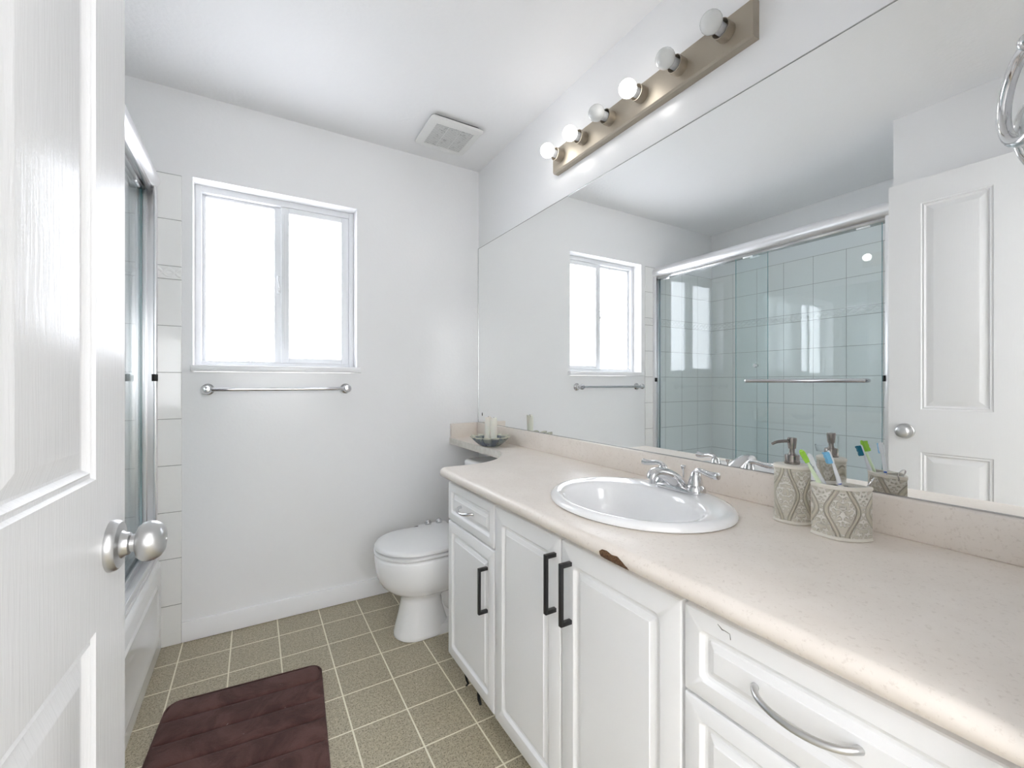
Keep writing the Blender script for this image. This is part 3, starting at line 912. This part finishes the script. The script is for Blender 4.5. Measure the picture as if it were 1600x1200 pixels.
for lvl, ring in ((0, vs[0]), (1, vs[-1])):
    es = []
    for loop in (ring, hole[lvl]):
        for j in range(len(loop)):
            e = bm.edges.get((loop[j], loop[(j + 1) % len(loop)]))
            es.append(e)
    bmesh.ops.triangle_fill(bm, use_beauty=True, use_dissolve=False, edges=es)
b.build('worktop', M['counter'], ct, ang=40)
# flat edge strip on the narrow shelf
b = MB()
strip = [Vector((1.0005, 1.800)), Vector((1.0013, 1.83)), Vector((0.9968, 2.0)), Vector((0.9943, 2.2)), Vector((0.9923, YW - 0.002))]
b.loft([[Vector((p.x - o_, p.y, z)) for o_, z in ((0.0, TZ - 0.001), (0.0012, TZ - 0.001), (0.0012, TZ - 0.033), (0.0, TZ - 0.033))] for p in strip])
lab(b.build('edge_strip', M['edge_strip'], ct), 'flat grey-cream edge of the narrow shelf')
b = MB()
b.box(XM - 0.0205, XM - 0.0008, YF + 0.001, YW - 0.001, TZ - 0.0004, 0.9065, 0.004, 3)
b.build('backsplash', M['counter'], ct)
b = MB()
b.box(0.996, XM - 0.021, YW - 0.020, YW - 0.0008, TZ - 0.0004, 0.9065, 0.002, 2)
b.build('side_splash', M['counter'], ct)
b = MB()
b.box(1.075, XM - 0.01, 1.62, YW - 0.002, TZ - 0.060, TZ - 0.0365)
lab(b.build('support_board', M['raw_under'], ct), 'bare brown board under the narrow shelf')
# chip in the front edge
b = MB()
rings = []
for y, a0, a1 in ((0.600, 118, 140), (0.612, 92, 150), (0.625, 74, 150), (0.640, 80, 152), (0.655, 70, 150), (0.668, 74, 148), (0.676, 92, 130)):
    r = []
    for k in range(7):
        a = radians(a0 + (a1 - a0) * k / 6)
        rr_ = R0 + 0.0005
        r.append(Vector((0.608 + R0 - rr_ * sin(a), y, TZ - R0 + rr_ * cos(a))))
    for k in range(6, -1, -1):
        a = radians(a0 + (a1 - a0) * k / 6)
        rr_ = R0 - 0.003
        r.append(Vector((0.608 + R0 - rr_ * sin(a), y, TZ - R0 + rr_ * cos(a))))
    rings.append(r)
b.loft(rings)
lab(b.build('edge_chip', M['wood_chip'], ct), 'brown chipped patch in the front edge')

# ------------------------------------------------------------------ sink
sk = thing('sink', 'oval white drop-in sink set in the cream worktop', 'sink', (SXC, SYC, TZ))
b = MB()
def oval(cx_, cy_, ax_, ay_, z, n=64): return [Vector((cx_ + ax_ * cos(2 * pi * j / n), cy_ + ay_ * sin(2 * pi * j / n), z)) for j in range(n)]
S = []
S.append(oval(SXC, SYC, 0.210, 0.255, TZ + 0.0006))
S.append(oval(SXC, SYC, 0.215, 0.260, TZ + 0.004))
S.append(oval(SXC, SYC, 0.2145, 0.2595, TZ + 0.010))
S.append(oval(SXC, SYC, 0.209, 0.254, TZ + 0.0165))
S.append(oval(SXC, SYC, 0.200, 0.245, TZ + 0.0195))
S.append(oval(SXC - 0.004, SYC, 0.190, 0.234, TZ + 0.0190))
S.append(oval(SXC - 0.026, SYC, 0.162, 0.217, TZ + 0.0165))
S.append(oval(SXC - 0.030, SYC, 0.155, 0.209, TZ + 0.0145))
S.append(oval(SXC - 0.032, SYC, 0.150, 0.203, TZ + 0.009))
S.append(oval(SXC - 0.032, SYC, 0.146, 0.198, TZ - 0.004))
S.append(oval(SXC - 0.031, SYC, 0.138, 0.190, TZ - 0.035))
S.append(oval(SXC - 0.029, SYC, 0.122, 0.166, TZ - 0.075))
S.append(oval(SXC - 0.026, SYC, 0.096, 0.128, TZ - 0.108))
S.append(oval(SXC - 0.022, SYC, 0.060, 0.080, TZ - 0.126))
S.append(oval(SXC - 0.012, SYC, 0.030, 0.034, TZ - 0.131))
S.append(oval(SXC - 0.012, SYC, 0.022, 0.022, TZ - 0.132))
b.loft(S, cap0=False, cap1=True)
b.build('basin', M['porcelain'], sk, ang=60)
b = MB(); b.lathe([(0.0, 0.0), (0.022, 0.0), (0.024, 0.002), (0.018, 0.003), (0.017, 0.001), (0.0, 0.004)], (SXC - 0.012, SYC, TZ - 0.1315), n=24, cap0=False, cap1=False)
b.build('drain', M['chrome'], sk)

# ------------------------------------------------------------------ faucet
FX, FY, FZ = 1.052, 0.833, TZ + 0.0197
fc = thing('faucet', 'chrome two-handle faucet on the back of the sink', 'faucet', (FX, FY, FZ))
b = MB()
def capsule(hl, r, z, n=10):
    P = []
    for a in range(n + 1): P.append(Vector((FX + r * cos(radians(0 + 180 * a / n)), FY + hl + r * sin(radians(180 * a / n)), z)))
    for a in range(n + 1): P.append(Vector((FX + r * cos(radians(180 + 180 * a / n)), FY - hl + r * sin(radians(180 + 180 * a / n)), z)))
    return P
b.loft([capsule(0.052, 0.0275, FZ - 0.002), capsule(0.052, 0.0285, FZ + 0.003), capsule(0.052, 0.027, FZ + 0.010), capsule(0.051, 0.023, FZ + 0.014), capsule(0.05, 0.012, FZ + 0.016)])
b.build('base_plate', M['chrome'], fc, ang=50)
# spout
pts = catmull([(FX + 0.006, FY, FZ + 0.008), (FX - 0.016, FY, FZ + 0.026), (FX - 0.044, FY, FZ + 0.043), (FX - 0.074, FY, FZ + 0.054), (FX - 0.098, FY, FZ + 0.057), (FX - 0.112, FY, FZ + 0.051), (FX - 0.117, FY, FZ + 0.041)], 5)
n = len(pts)
rad = []
for i in range(n):
    t_ = i / (n - 1)
    rad.append(0.016 * (1 - t_) ** 1.3 + 0.0118 + 0.0015 * sin(pi * t_))
b = MB(); b.tube(pts, rad, 20, flat=(0.78, 1.1), up=(-1, 0, 0.3))
b.build('spout', M['chrome'], fc, ang=60)
b = MB(); b.lathe([(0.0095, 0), (0.0095, -0.014), (0.008, -0.015), (0.0075, -0.010), (0, -0.010)], (FX - 0.110, FY, FZ + 0.043), n=20, cap0=True, cap1=False)
b.build('aerator', M['chrome'], fc)
for sgn in (1, -1):
    hy = FY + sgn * 0.056
    b = MB()
    b.lathe([(0.0270, 0.002), (0.0275, 0.008), (0.0250, 0.018), (0.0205, 0.0225), (0.0200, 0.0245), (0.0195, 0.029), (0.0170, 0.040), (0.0140, 0.050), (0.0125, 0.055), (0.0100, 0.059), (0.0, 0.061)], (FX, hy, FZ), n=28)
    hd = b.build('handle', M['chrome'], fc)
    b = MB()
    # lever: rises over the top and sweeps outwards
    pp = catmull([(FX + 0.002, hy - sgn * 0.004, FZ + 0.048), (FX, hy + sgn * 0.004, FZ + 0.061), (FX - 0.002, hy + sgn * 0.020, FZ + 0.064), (FX - 0.004, hy + sgn * 0.040, FZ + 0.0605), (FX - 0.005, hy + sgn * 0.062, FZ + 0.059), (FX - 0.006, hy + sgn * 0.075, FZ + 0.0605)], 5)
    m_ = len(pp)
    rd = [0.0095 - 0.0030 * sin(pi * min(1, i / (m_ - 1) * 1.25)) * 0.8 if i < m_ - 1 else 0.004 for i in range(m_)]
    b.tube(pp, rd, 14)
    b.build('lever', M['chrome'], hd, ang=60)
b = MB(); b.lathe([(0.0025, 0), (0.0025, 0.042), (0.0055, 0.046), (0.0075, 0.054), (0.0045, 0.056), (0, 0.056)], (FX + 0.020, FY, FZ + 0.010), n=14)
b.build('lift_rod', M['chrome'], fc)

# ================================================================== things on the worktop
E_ = Vector((0.48, -0.877, 0)).normalized()      # long axis of holder and dispenser
F_ = Vector((-E_.y, E_.x, 0)) * -1               # towards the camera
if F_.dot(Vector((-1, -0.4, 0))) < 0: F_ = -F_
TZ1 = TZ + 0.0004
def ring_shape(c, half, depth, z, kind, n=48):
    """kind 'lens' (two arcs meeting at pointed ends) or 'oval'"""
    P = []
    for j in range(n):
        a = 2 * pi * j / n
        u = half * cos(a)
        if kind == 'oval': v = depth * sin(a)
        else:
            v = depth * (1 - (u / half) ** 2) * (1 if sin(a) >= 0 else -1)
            if abs(sin(a)) < 1e-9: v = 0
        P.append(Vector((c[0], c[1], 0)) + E_ * u + F_ * v + Vector((0, 0, z)))
    return P
def body_with_uv(name, mat, parent, c, half, depth, z0, z1, kind, nz=6, bulge=0.0, hollow=False):
    n = 48
    b = MB()
    rings = []
    for k in range(nz + 1):
        t_ = k / nz
        s_ = 1 + bulge * sin(pi * t_)
        rings.append(ring_shape(c, half * s_, depth * s_, z0 + (z1 - z0) * t_, kind, n))
    if hollow:
        for zz_h in (z1, z0 + 0.004):
            rings.append(ring_shape(c, half - 0.006, depth - 0.0045, zz_h, kind, n))
    b.loft(rings)
    o = b.build(name, mat, parent, ang=50)
    me = o.data
    uv = me.uv_layers.new(name='UVMap')
    inv = WM[parent.name]
    for poly in me.polygons:
        for li in poly.loop_indices:
            co = inv @ me.vertices[me.loops[li].vertex_index].co
            d_ = Vector((co.x - c[0], co.y - c[1], 0))
            u = d_.dot(E_)
            uv.data[li].uv = (u * 1.05, co.z - z0)
    return o
# soap dispenser
SC_ = (1.084, 0.541)
sd = thing('soap_dispenser', 'cream damask-patterned soap dispenser with dark metal pump near the mirror', 'soap dispenser', (SC_[0], SC_[1], TZ1))
z0, z1 = TZ1, TZ1 + 0.134
body_with_uv('body', M['damask_tall'], sd, SC_, 0.0365, 0.027, z0 + 0.006, z1 - 0.006, 'oval', 8)
b = MB(); b.loft([ring_shape(SC_, 0.037, 0.0275, z0, 'oval'), ring_shape(SC_, 0.0385, 0.029, z0 + 0.001, 'oval'), ring_shape(SC_, 0.0385, 0.029, z0 + 0.005, 'oval'), ring_shape(SC_, 0.037, 0.0275, z0 + 0.007, 'oval')])
b.build('base_rim', M['ceramic_rim'], sd)
b = MB(); b.loft([ring_shape(SC_, 0.037, 0.0275, z1 - 0.007, 'oval'), ring_shape(SC_, 0.0385, 0.029, z1 - 0.005, 'oval'), ring_shape(SC_, 0.0385, 0.029, z1 - 0.001, 'oval'), ring_shape(SC_, 0.036, 0.0265, z1 + 0.001, 'oval'), ring_shape(SC_, 0.010, 0.008, z1 + 0.002, 'oval')])
b.build('top_rim', M['ceramic_rim'], sd)
b = MB(); b.lathe([(0.0155, 0.001), (0.0160, 0.004), (0.0160, 0.008), (0.0150, 0.009), (0.0150, 0.021), (0.0140, 0.023), (0.0075, 0.0235), (0.0055, 0.030), (0.0058, 0.038), (0.008, 0.0395)], (SC_[0], SC_[1], z1), n=28)
pc = b.build('pump_collar', M['gunmetal'], sd)
b = MB(); b.lathe([(0.0075, 0.0), (0.0082, 0.004), (0.0100, 0.022), (0.0092, 0.0255), (0.0, 0.026)], (SC_[0], SC_[1], z1 + 0.037), n=24)
ph = b.build('pump_head', M['gunmetal'], sd)
Ld = Vector((-0.86, 0.51, 0)).normalized()
p0 = Vector((SC_[0], SC_[1], z1 + 0.0545))
b = MB(); b.tube(catmull([p0 + Ld * 0.006, p0 + Ld * 0.020 + Vector((0, 0, 0.0)), p0 + Ld * 0.036 + Vector((0, 0, -0.002)), p0 + Ld * 0.047 + Vector((0, 0, -0.0065))], 5), [0.0036] * 10 + [0.0034] * 3 + [0.003] * 3, 12)
b.build('spout', M['gunmetal'], ph)

# toothbrush holder
HC = (1.063, 0.4335)
th = thing('toothbrush_holder', 'cream damask-patterned lens-shaped toothbrush holder in front of the soap dispenser', 'toothbrush holder', (HC[0], HC[1], TZ1))
z0, z1 = TZ1, TZ1 + 0.1115
hh, dd = 0.052, 0.0285
body_with_uv('body', M['damask_wide'], th, HC, hh, dd, z0 + 0.006, z1 - 0.007, 'lens', 8, hollow=True)
def lens(h_, d_, z): return ring_shape(HC, h_, d_, z, 'lens')
b = MB(); b.loft([lens(hh, dd, z0), lens(hh + .0015, dd + .0015, z0 + .001), lens(hh + .0015, dd + .0015, z0 + .005), lens(hh, dd, z0 + .007)])
b.build('base_rim', M['ceramic_rim'], th)
b = MB(); b.loft([lens(hh, dd, z1 - .008), lens(hh + .0015, dd + .0015, z1 - .006), lens(hh + .0015, dd + .0015, z1 - .001), lens(hh, dd, z1), lens(hh - .006, dd - .0045, z1), lens(hh - .006, dd - .0045, z1 - .0065)], cap0=False, cap1=False)
for uc in (-0.0165, 0.0195):
    pass
b.build('top_rim', M['ceramic_rim'], th)
b = MB()
bc = Vector((HC[0], HC[1], 0)) + E_ * (-0.002)
q = [bc + E_ * sx * 0.0045 + F_ * fy * (dd - 0.003) for sx, fy in ((-1, -1), (1, -1), (1, 1), (-1, 1))]
b.loft([[Vector((p.x, p.y, z)) for p in q] for z in (z1 - .006, z1 - .0005)])
b.build('divider', M['ceramic_rim'], th)

def P3(t_, f_, z): return Vector((HC[0], HC[1], 0)) + E_ * t_ + F_ * f_ + Vector((0, 0, z))
def brush(label, foot, tip, handle, neck, bristles, headmat, face, bend=0.0, low=None, tuft=None, L_head=0.026):
    foot = Vector(foot); tip = Vector(tip)
    ax = (tip - foot).normalized(); L = (tip - foot).length
    face = (Vector(face) - ax * Vector(face).dot(ax)).normalized()
    root = thing('toothbrush', label, 'toothbrush', foot)
    def P(s_, o_=0.0): return foot + ax * s_ * L + face * (o_ + bend * sin(pi * s_))
    b = MB(); pts = [P(s_) for s_ in (0, .1, .2, .3, .42, .52, .60)]
    b.tube(catmull(pts, 3), [0.0035 + 0.0025 * sin(pi * min(1, (i + 2) / 20)) for i in range(19)], 12, flat=(1, 0.85))
    b.build('handle', handle, root)
    b = MB(); pts = [P(s_) for s_ in (.59, .66, .72, .78, .84)]
    b.tube(catmull(pts, 3), [0.0046 - 0.0018 * i / 12 for i in range(13)], 12)
    b.build('neck', neck, root)
    side = ax.cross(face)
    b = MB()
    R = []
    for s_, k_ in ((.83, .25), (.845, .8), (.88, 1), (.96, 1), (.985, .8), (1.0, .3)):
        c = P(s_)
        R.append([c + side * 0.0055 * k_ * cos(2 * pi * j / 12) + face * 0.0026 * (0.5 + .5 * k_) * sin(2 * pi * j / 12) for j in range(12)])
    b.loft(R); b.build('head', headmat, root)
    b = MB()
    R = []
    for s_, h_ in ((.845, .0105), (.875, .0115), (.90, .0100), (.925, .0115), (.95, .0105), (.985, .0125)):
        c = P(s_)
        R.append([c + side * sx * 0.0045 + face * f_ for sx, f_ in ((-1, .002), (1, .002), (1, h_), (-1, h_))])
    b.loft(R); b.build('bristles', bristles, root)
    return root
topz = z1
gtip = P3(-0.071, -0.002, topz + 0.067)
brush('lime green toothbrush leaning left in the toothbrush holder', P3(0.010, 0.004, z0 + 0.012), gtip, M['greenish_white'], M['greenish_white'], M['green'], M['green'], -F_ * -1)
brush('white toothbrush with teal bristles behind the lime green one in the holder', P3(0.014, -0.014, z0 + 0.012), P3(-0.056, -0.016, topz + 0.058), M['blue'], M['toothwhite'], M['teal'], M['toothwhite'], -F_ - E_ * 0.4)
brush('white toothbrush with sky blue bristles and blue handle, rightmost in the holder', P3(0.014, -0.004, z0 + 0.012), P3(-0.022, 0.004, topz + 0.070), M['blue'], M['toothwhite'], M['skyblue'], M['toothwhite'], F_ * 0.5 - E_, bend=-0.006)
# metal tongue scraper loop
b = MB()
a0 = P3(0.033, -0.004, topz - 0.022); dirx = (E_ * 0.55 - F_ * 0.25 + Vector((0, 0, 0.9))).normalized(); sdv = (F_ * 0.9 + Vector((0, 0, 0.25)) - E_ * 0.1).normalized()
lp = []
for k in range(17):
    a = radians(-60 + 300 * k / 16)
    lp.append(a0 + dirx * (0.050 - 0.011 * cos(a + pi) * -1) + sdv * 0.0075 * sin(a) + dirx * 0.0)
lp = [a0 + sdv * 0.001, a0 + dirx * 0.020 + sdv * 0.003] + [a0 + dirx * (0.036 + 0.011 * cos(radians(130 - 260 * k / 12))) + sdv * 0.0100 * sin(radians(130 - 260 * k / 12)) for k in range(13)] + [a0 + dirx * 0.020 - sdv * 0.003, a0 - sdv * 0.001]
b.tube(lp, 0.0015, 8)
tag(b.build('tongue_scraper', M['chrome'], loc=a0), 'thin metal loop tool sticking out of the right end of the toothbrush holder', 'tongue scraper')

# candle dish and candles
DC = (1.045, 1.985)
b = MB()
def flute(r, z, amp, n=110, lobes=11):
    P = []
    for j in range(n):
        a = 2 * pi * j / n
        k = 1 + amp * (abs(cos(a * lobes / 2)) - 0.6)
        P.append(Vector((DC[0] + r * k * cos(a), DC[1] + r * k * sin(a), z + (0.003 * amp * 8 * (abs(cos(a * lobes / 2)) - 0.5)))))
    return P
zb = TZ1
b.loft([flute(0.046, zb + 0.0005, 0.0), flute(0.052, zb + 0.003, 0.04), flute(0.070, zb + 0.018, 0.18), flute(0.086, zb + 0.036, 0.26), flute(0.095, zb + 0.047, 0.30), flute(0.0955, zb + 0.049, 0.30), flute(0.0915, zb + 0.0485, 0.30), flute(0.082, zb + 0.036, 0.26), flute(0.065, zb + 0.018, 0.18), flute(0.046, zb + 0.007, 0.02), flute(0.02, zb + 0.006, 0.0)])
tag(b.build('candle_dish', M['dish'], loc=(DC[0], DC[1], zb), ang=60), 'fluted blue-grey ceramic dish holding candles on the shelf over the toilet', 'dish')
for i, (px, py, tilt, hgt, lb_) in enumerate(((1.045, 2.019, (0.03, -0.01), 0.138, 'white pillar candle standing furthest into the corner in the blue-grey dish'), (1.066, 1.989, (0.0, 0.0), 0.134, 'ivory pillar candle nearer the camera in the blue-grey dish'))):
    cz = TZ1 + 0.0075
    r = 0.0175
    root = thing('candle', lb_, 'candle', (px, py, cz))
    b = MB()
    rings = []
    for h_, rr_ in ((0, r * .98), (0.004, r), (hgt * .5, r * 1.0), (hgt - 0.004, r * 1.02), (hgt, r * 0.94), (hgt - 0.003, r * .7), (hgt - 0.005, r * .3)):
        rings.append([Vector((px + tilt[0] * h_ + rr_ * cos(2 * pi * j / 28), py + tilt[1] * h_ + rr_ * sin(2 * pi * j / 28), cz + h_ + (0.0025 * sin(3 * 2 * pi * j / 28 + i) if h_ > hgt * .9 else 0))) for j in range(28)])
    b.loft(rings); b.build('wax', M['wax'], root)
    b = MB(); b.tube([(px + tilt[0] * hgt, py + tilt[1] * hgt, cz + hgt - 0.006), (px + tilt[0] * hgt + 0.001, py + tilt[1] * hgt, cz + hgt + 0.005)], 0.0009, 6)
    b.build('wick', M['wick'], root)

# ================================================================== toilet
TY = 1.960
to = thing('toilet', 'white two-piece toilet with closed lid between the window wall and vanity', 'toilet', (0.82, TY, 0))
def egg(front, backx, hw, z, n=48, p=2.15, wide=0.60):
    """egg outline: front at x=front, back at backx, widest at fraction wide"""
    xc = front + (backx - front) * wide * 0.62
    P = []
    for j in range(n):
        a = 2 * pi * j / n
        ca, sa = cos(a), sin(a)
        rx = (xc - front) if ca < 0 else (backx - xc)
        q = 2.0 if ca < 0 else 3.0
        x = xc + rx * (abs(ca) ** (2 / q)) * (1 if ca >= 0 else -1)
        y = TY + hw * (abs(sa) ** (2 / q)) * (1 if sa >= 0 else -1)
        P.append(Vector((x, y, z)))
    return P
b = MB()
b.loft([
    egg(0.545, 0.80, 0.092, 0.001), egg(0.541, 0.80, 0.096, 0.006), egg(0.543, 0.795, 0.095, 0.02), egg(0.556, 0.775, 0.087, 0.07), egg(0.568, 0.760, 0.081, 0.12), egg(0.576, 0.755, 0.078, 0.165),
    egg(0.573, 0.78, 0.081, 0.185), egg(0.545, 0.92, 0.102, 0.200), egg(0.515, 0.93, 0.128, 0.218), egg(0.490, 0.93, 0.148, 0.243), egg(0.472, 0.93, 0.162, 0.275), egg(0.463, 0.93, 0.170, 0.310),
    egg(0.460, 0.93, 0.174, 0.345), egg(0.458, 0.93, 0.176, 0.372), egg(0.462, 0.93, 0.173, 0.381), egg(0.470, 0.92, 0.165, 0.384)])
b.build('bowl', M['porcelain'], to, ang=60)
# foot, web and trapway behind the front column
b = MB()
def foot(hw, z, x0=0.66, x1=0.955): return [Vector((x, TY + y, z)) for x, y in ((x0, -hw), (x1 - .02, -hw), (x1, -hw + .02), (x1, hw - .02), (x1 - .02, hw), (x0, hw))]
b.loft([foot(0.088, 0.001), foot(0.088, 0.030), foot(0.080, 0.042), foot(0.046, 0.050), foot(0.040, 0.07), foot(0.040, 0.215)])
b.build('foot', M['porcelain'], to, ang=40)
b = MB()
b.tube(catmull([(0.800, TY, 0.225), (0.780, TY, 0.175), (0.782, TY, 0.125), (0.815, TY, 0.095), (0.860, TY, 0.105), (0.895, TY, 0.15), (0.92, TY, 0.23)], 5), [0.050] * 3 + [0.053] * 25 + [0.050] * 3, 20, flat=(0.62, 1.12), up=(1, 0, 0))
b.build('trapway', M['porcelain'], to, ang=60)
b = MB(); b.box(0.86, 1.150, TY - 0.105, TY + 0.105, 0.20, 0.40, 0.025, 4)
b.build('tank_shelf', M['porcelain'], to)
b = MB()
b.loft([egg(0.462, 0.90, 0.174, 0.3885), egg(0.457, 0.902, 0.178, 0.391), egg(0.457, 0.902, 0.178, 0.4005), egg(0.462, 0.90, 0.173, 0.4035)])
b.build('seat', M['plastic'], to, ang=60)
b = MB()
b.loft([egg(0.466, 0.915, 0.171, 0.4085), egg(0.459, 0.917, 0.177, 0.4110), egg(0.459, 0.917, 0.177, 0.4165), egg(0.464, 0.915, 0.173, 0.4230), egg(0.480, 0.905, 0.158, 0.4280), egg(0.54, 0.87, 0.105, 0.4300)])
b.build('lid', M['plastic'], to, ang=60)
for sg in (-1, 1):
    b = MB(); b.lathe([(0.011, 0), (0.011, 0.05)], (0.925, TY + sg * 0.07 - 0.025, 0.408), (0, 1, 0), 16)
    b.build('hinge', M['plastic'], to)
b = MB()
def tk(w_, d_, z, r=0.03, dx=0): return [Vector((1.077 + dx + p[0], TY + p[1], z)) for p in rrect(d_, w_, r, 5)]
b.loft([tk(0.36, 0.150, 0.401, .03), tk(0.385, 0.165, 0.43), tk(0.405, 0.175, 0.60), tk(0.412, 0.180, 0.699)])
b.build('tank', M['porcelain'], to, ang=50)
b = MB()
b.loft([tk(0.425, 0.192, 0.7005), tk(0.438, 0.202, 0.706), tk(0.440, 0.204, 0.722, .035), tk(0.434, 0.198, 0.731, .035), tk(0.415, 0.18, 0.735, .03)])
b.build('tank_lid', M['porcelain'], to, ang=50)
b = MB(); b.tube(catmull([(0.983, TY + 0.14, 0.63), (0.968, TY + 0.14, 0.63), (0.962, TY + 0.12, 0.628), (0.962, TY + 0.07, 0.622)], 4), 0.006, 10)
lab(b.build('flush_lever', M['chrome'], to), 'chrome flush lever')
# bidet controls beside the seat
b = MB(); b.box(0.735, 0.885, TY + 0.150, TY + 0.255, 0.386, 0.404, 0.006, 3)
bc_ = b.build('bidet_control', M['plastic'], to)
for xx in (0.785, 0.845):
    b = MB(); b.lathe([(0.017, 0.0), (0.018, 0.005), (0.016, 0.014), (0.010, 0.021), (0, 0.024)], (xx, TY + 0.235, 0.404), n=24)
    lab(b.build('control_knob', M['chrome'], bc_), 'round chrome knob')
b = MB(); b.tube(catmull([(0.735, TY + 0.245, 0.395), (0.715, TY + 0.248, 0.392), (0.700, TY + 0.25, 0.378)], 4), 0.006, 10)
b.build('hose_end', M['rubber'], bc_)
# supply valve cover by the base
b = MB(); b.lathe([(0.012, 0), (0.014, 0.006), (0.010, 0.013), (0, 0.015)], (0.80, TY - 0.088, 0.035), n=18)
b.build('bolt_cap', M['plastic'], to)

# ================================================================== bath mat
ma = radians(-4.2)
mc = Vector((-0.045, 1.535, 0.0))
MM = Matrix.Translation(mc) @ Matrix.Rotation(ma, 4, 'Z')
bmn = MB()
W2, L2, TH = 0.250, 0.400, 0.016
NX, NY = 26, 81
def mat_h(u, v):
    # distance to rounded rectangle border
    r = 0.045
    qx, qy = abs(u) - (W2 - r), abs(v) - (L2 - r)
    d_ = sqrt(max(qx, 0) ** 2 + max(qy, 0) ** 2) + min(max(qx, qy), 0) - r
    return d_
bm = bmn.bm
rings = []
def bord(ins, z):
    return [Vector((p[0], p[1], z)) for p in rrect(2 * (W2 - ins), 2 * (L2 - ins), max(0.045 - ins, 0.004), 6)]
bmn.loft([bord(0.004, 0.0005), bord(0.0, 0.004), bord(0.0, TH - 0.006), bord(0.004, TH - 0.001), bord(0.008, TH - 0.002)], cap1=False)
# quilted top: strips across with seams between
bounds = [L2 - 0.008, L2 - 0.107, L2 - 0.213, L2 - 0.318, L2 - 0.423, L2 - 0.528, L2 - 0.633, L2 - 0.738, -L2 + 0.008]
cuts = []
for i in range(len(bounds) - 1):
    a, c = bounds[i], bounds[i + 1]
    for k, (f, z) in enumerate(((0, -0.005), (0.02, -0.001), (0.06, 0.0015), (0.15, 0.003), (0.5, 0.004), (0.85, 0.003), (0.94, 0.0015), (0.98, -0.001))):
        cuts.append((a + (c - a) * f, TH - 0.002 + z))
cuts.append((bounds[-1], TH - 0.002))
grid = []
for y_, z_ in cuts:
    r = 0.037
    yy = abs(y_)
    if yy > L2 - 0.008 - r: hw = W2 - 0.008 - r + sqrt(max(0, r * r - (yy - (L2 - 0.008 - r)) ** 2))
    else: hw = W2 - 0.008
    row = []
    for i in range(NX + 1):
        t_ = -1 + 2 * i / NX
        edge_f = min(1, (1 - abs(t_)) * 12)
        row.append(Vector((hw * t_, y_, TH - 0.002 + (z_ - TH + 0.002) * edge_f)))
    grid.append(row)
bmn.loft(grid, False, False, closed=False)
bm.transform(MM)
tag(bmn.build('bath_mat', M['mat'], loc=(mc.x, mc.y, 0.0), ang=70), 'dark brown plush bath mat with stitched channels on the tile floor', 'bath mat')

# ================================================================== towel ring near the doorway wall
tr = thing('towel_ring', 'chrome towel ring hanging at the upper right in front of the mirror', 'towel ring', (1.085, YF, 1.70))
C0 = Vector((1.063, 0.174, 1.619)); az = -1.02
nn = Vector((cos(az), sin(az), -0.02)).normalized()
ua = nn.cross(Vector((0, 0, 1))).normalized(); ub = nn.cross(ua)
RR, rt = 0.0755, 0.0095
b = MB()
rings = []
for k in range(64):
    a = 2 * pi * k / 64
    rad_ = ua * cos(a) + ub * sin(a)
    c = C0 + rad_ * RR
    rings.append([c + (rad_ * cos(2 * pi * j / 14) + nn * sin(2 * pi * j / 14)) * rt for j in range(14)])
b.loft(rings, wrap=True)
b.build('ring', M['chrome'], tr)
b = MB()
tp = C0 + Vector((0, 0, RR))
b.tube([(tp.x, YF + 0.002, tp.z + 0.004), (tp.x, tp.y - 0.010, tp.z + 0.004)], 0.009, 16)
b.lathe([(0.026, 0), (0.027, 0.004), (0.020, 0.010), (0.011, 0.014)], (tp.x, YF, tp.z + 0.004), (0, 1, 0), 28)
b.sphere((tp.x, tp.y, tp.z + 0.002), 0.0135)
b.build('mount', M['chrome'], tr)
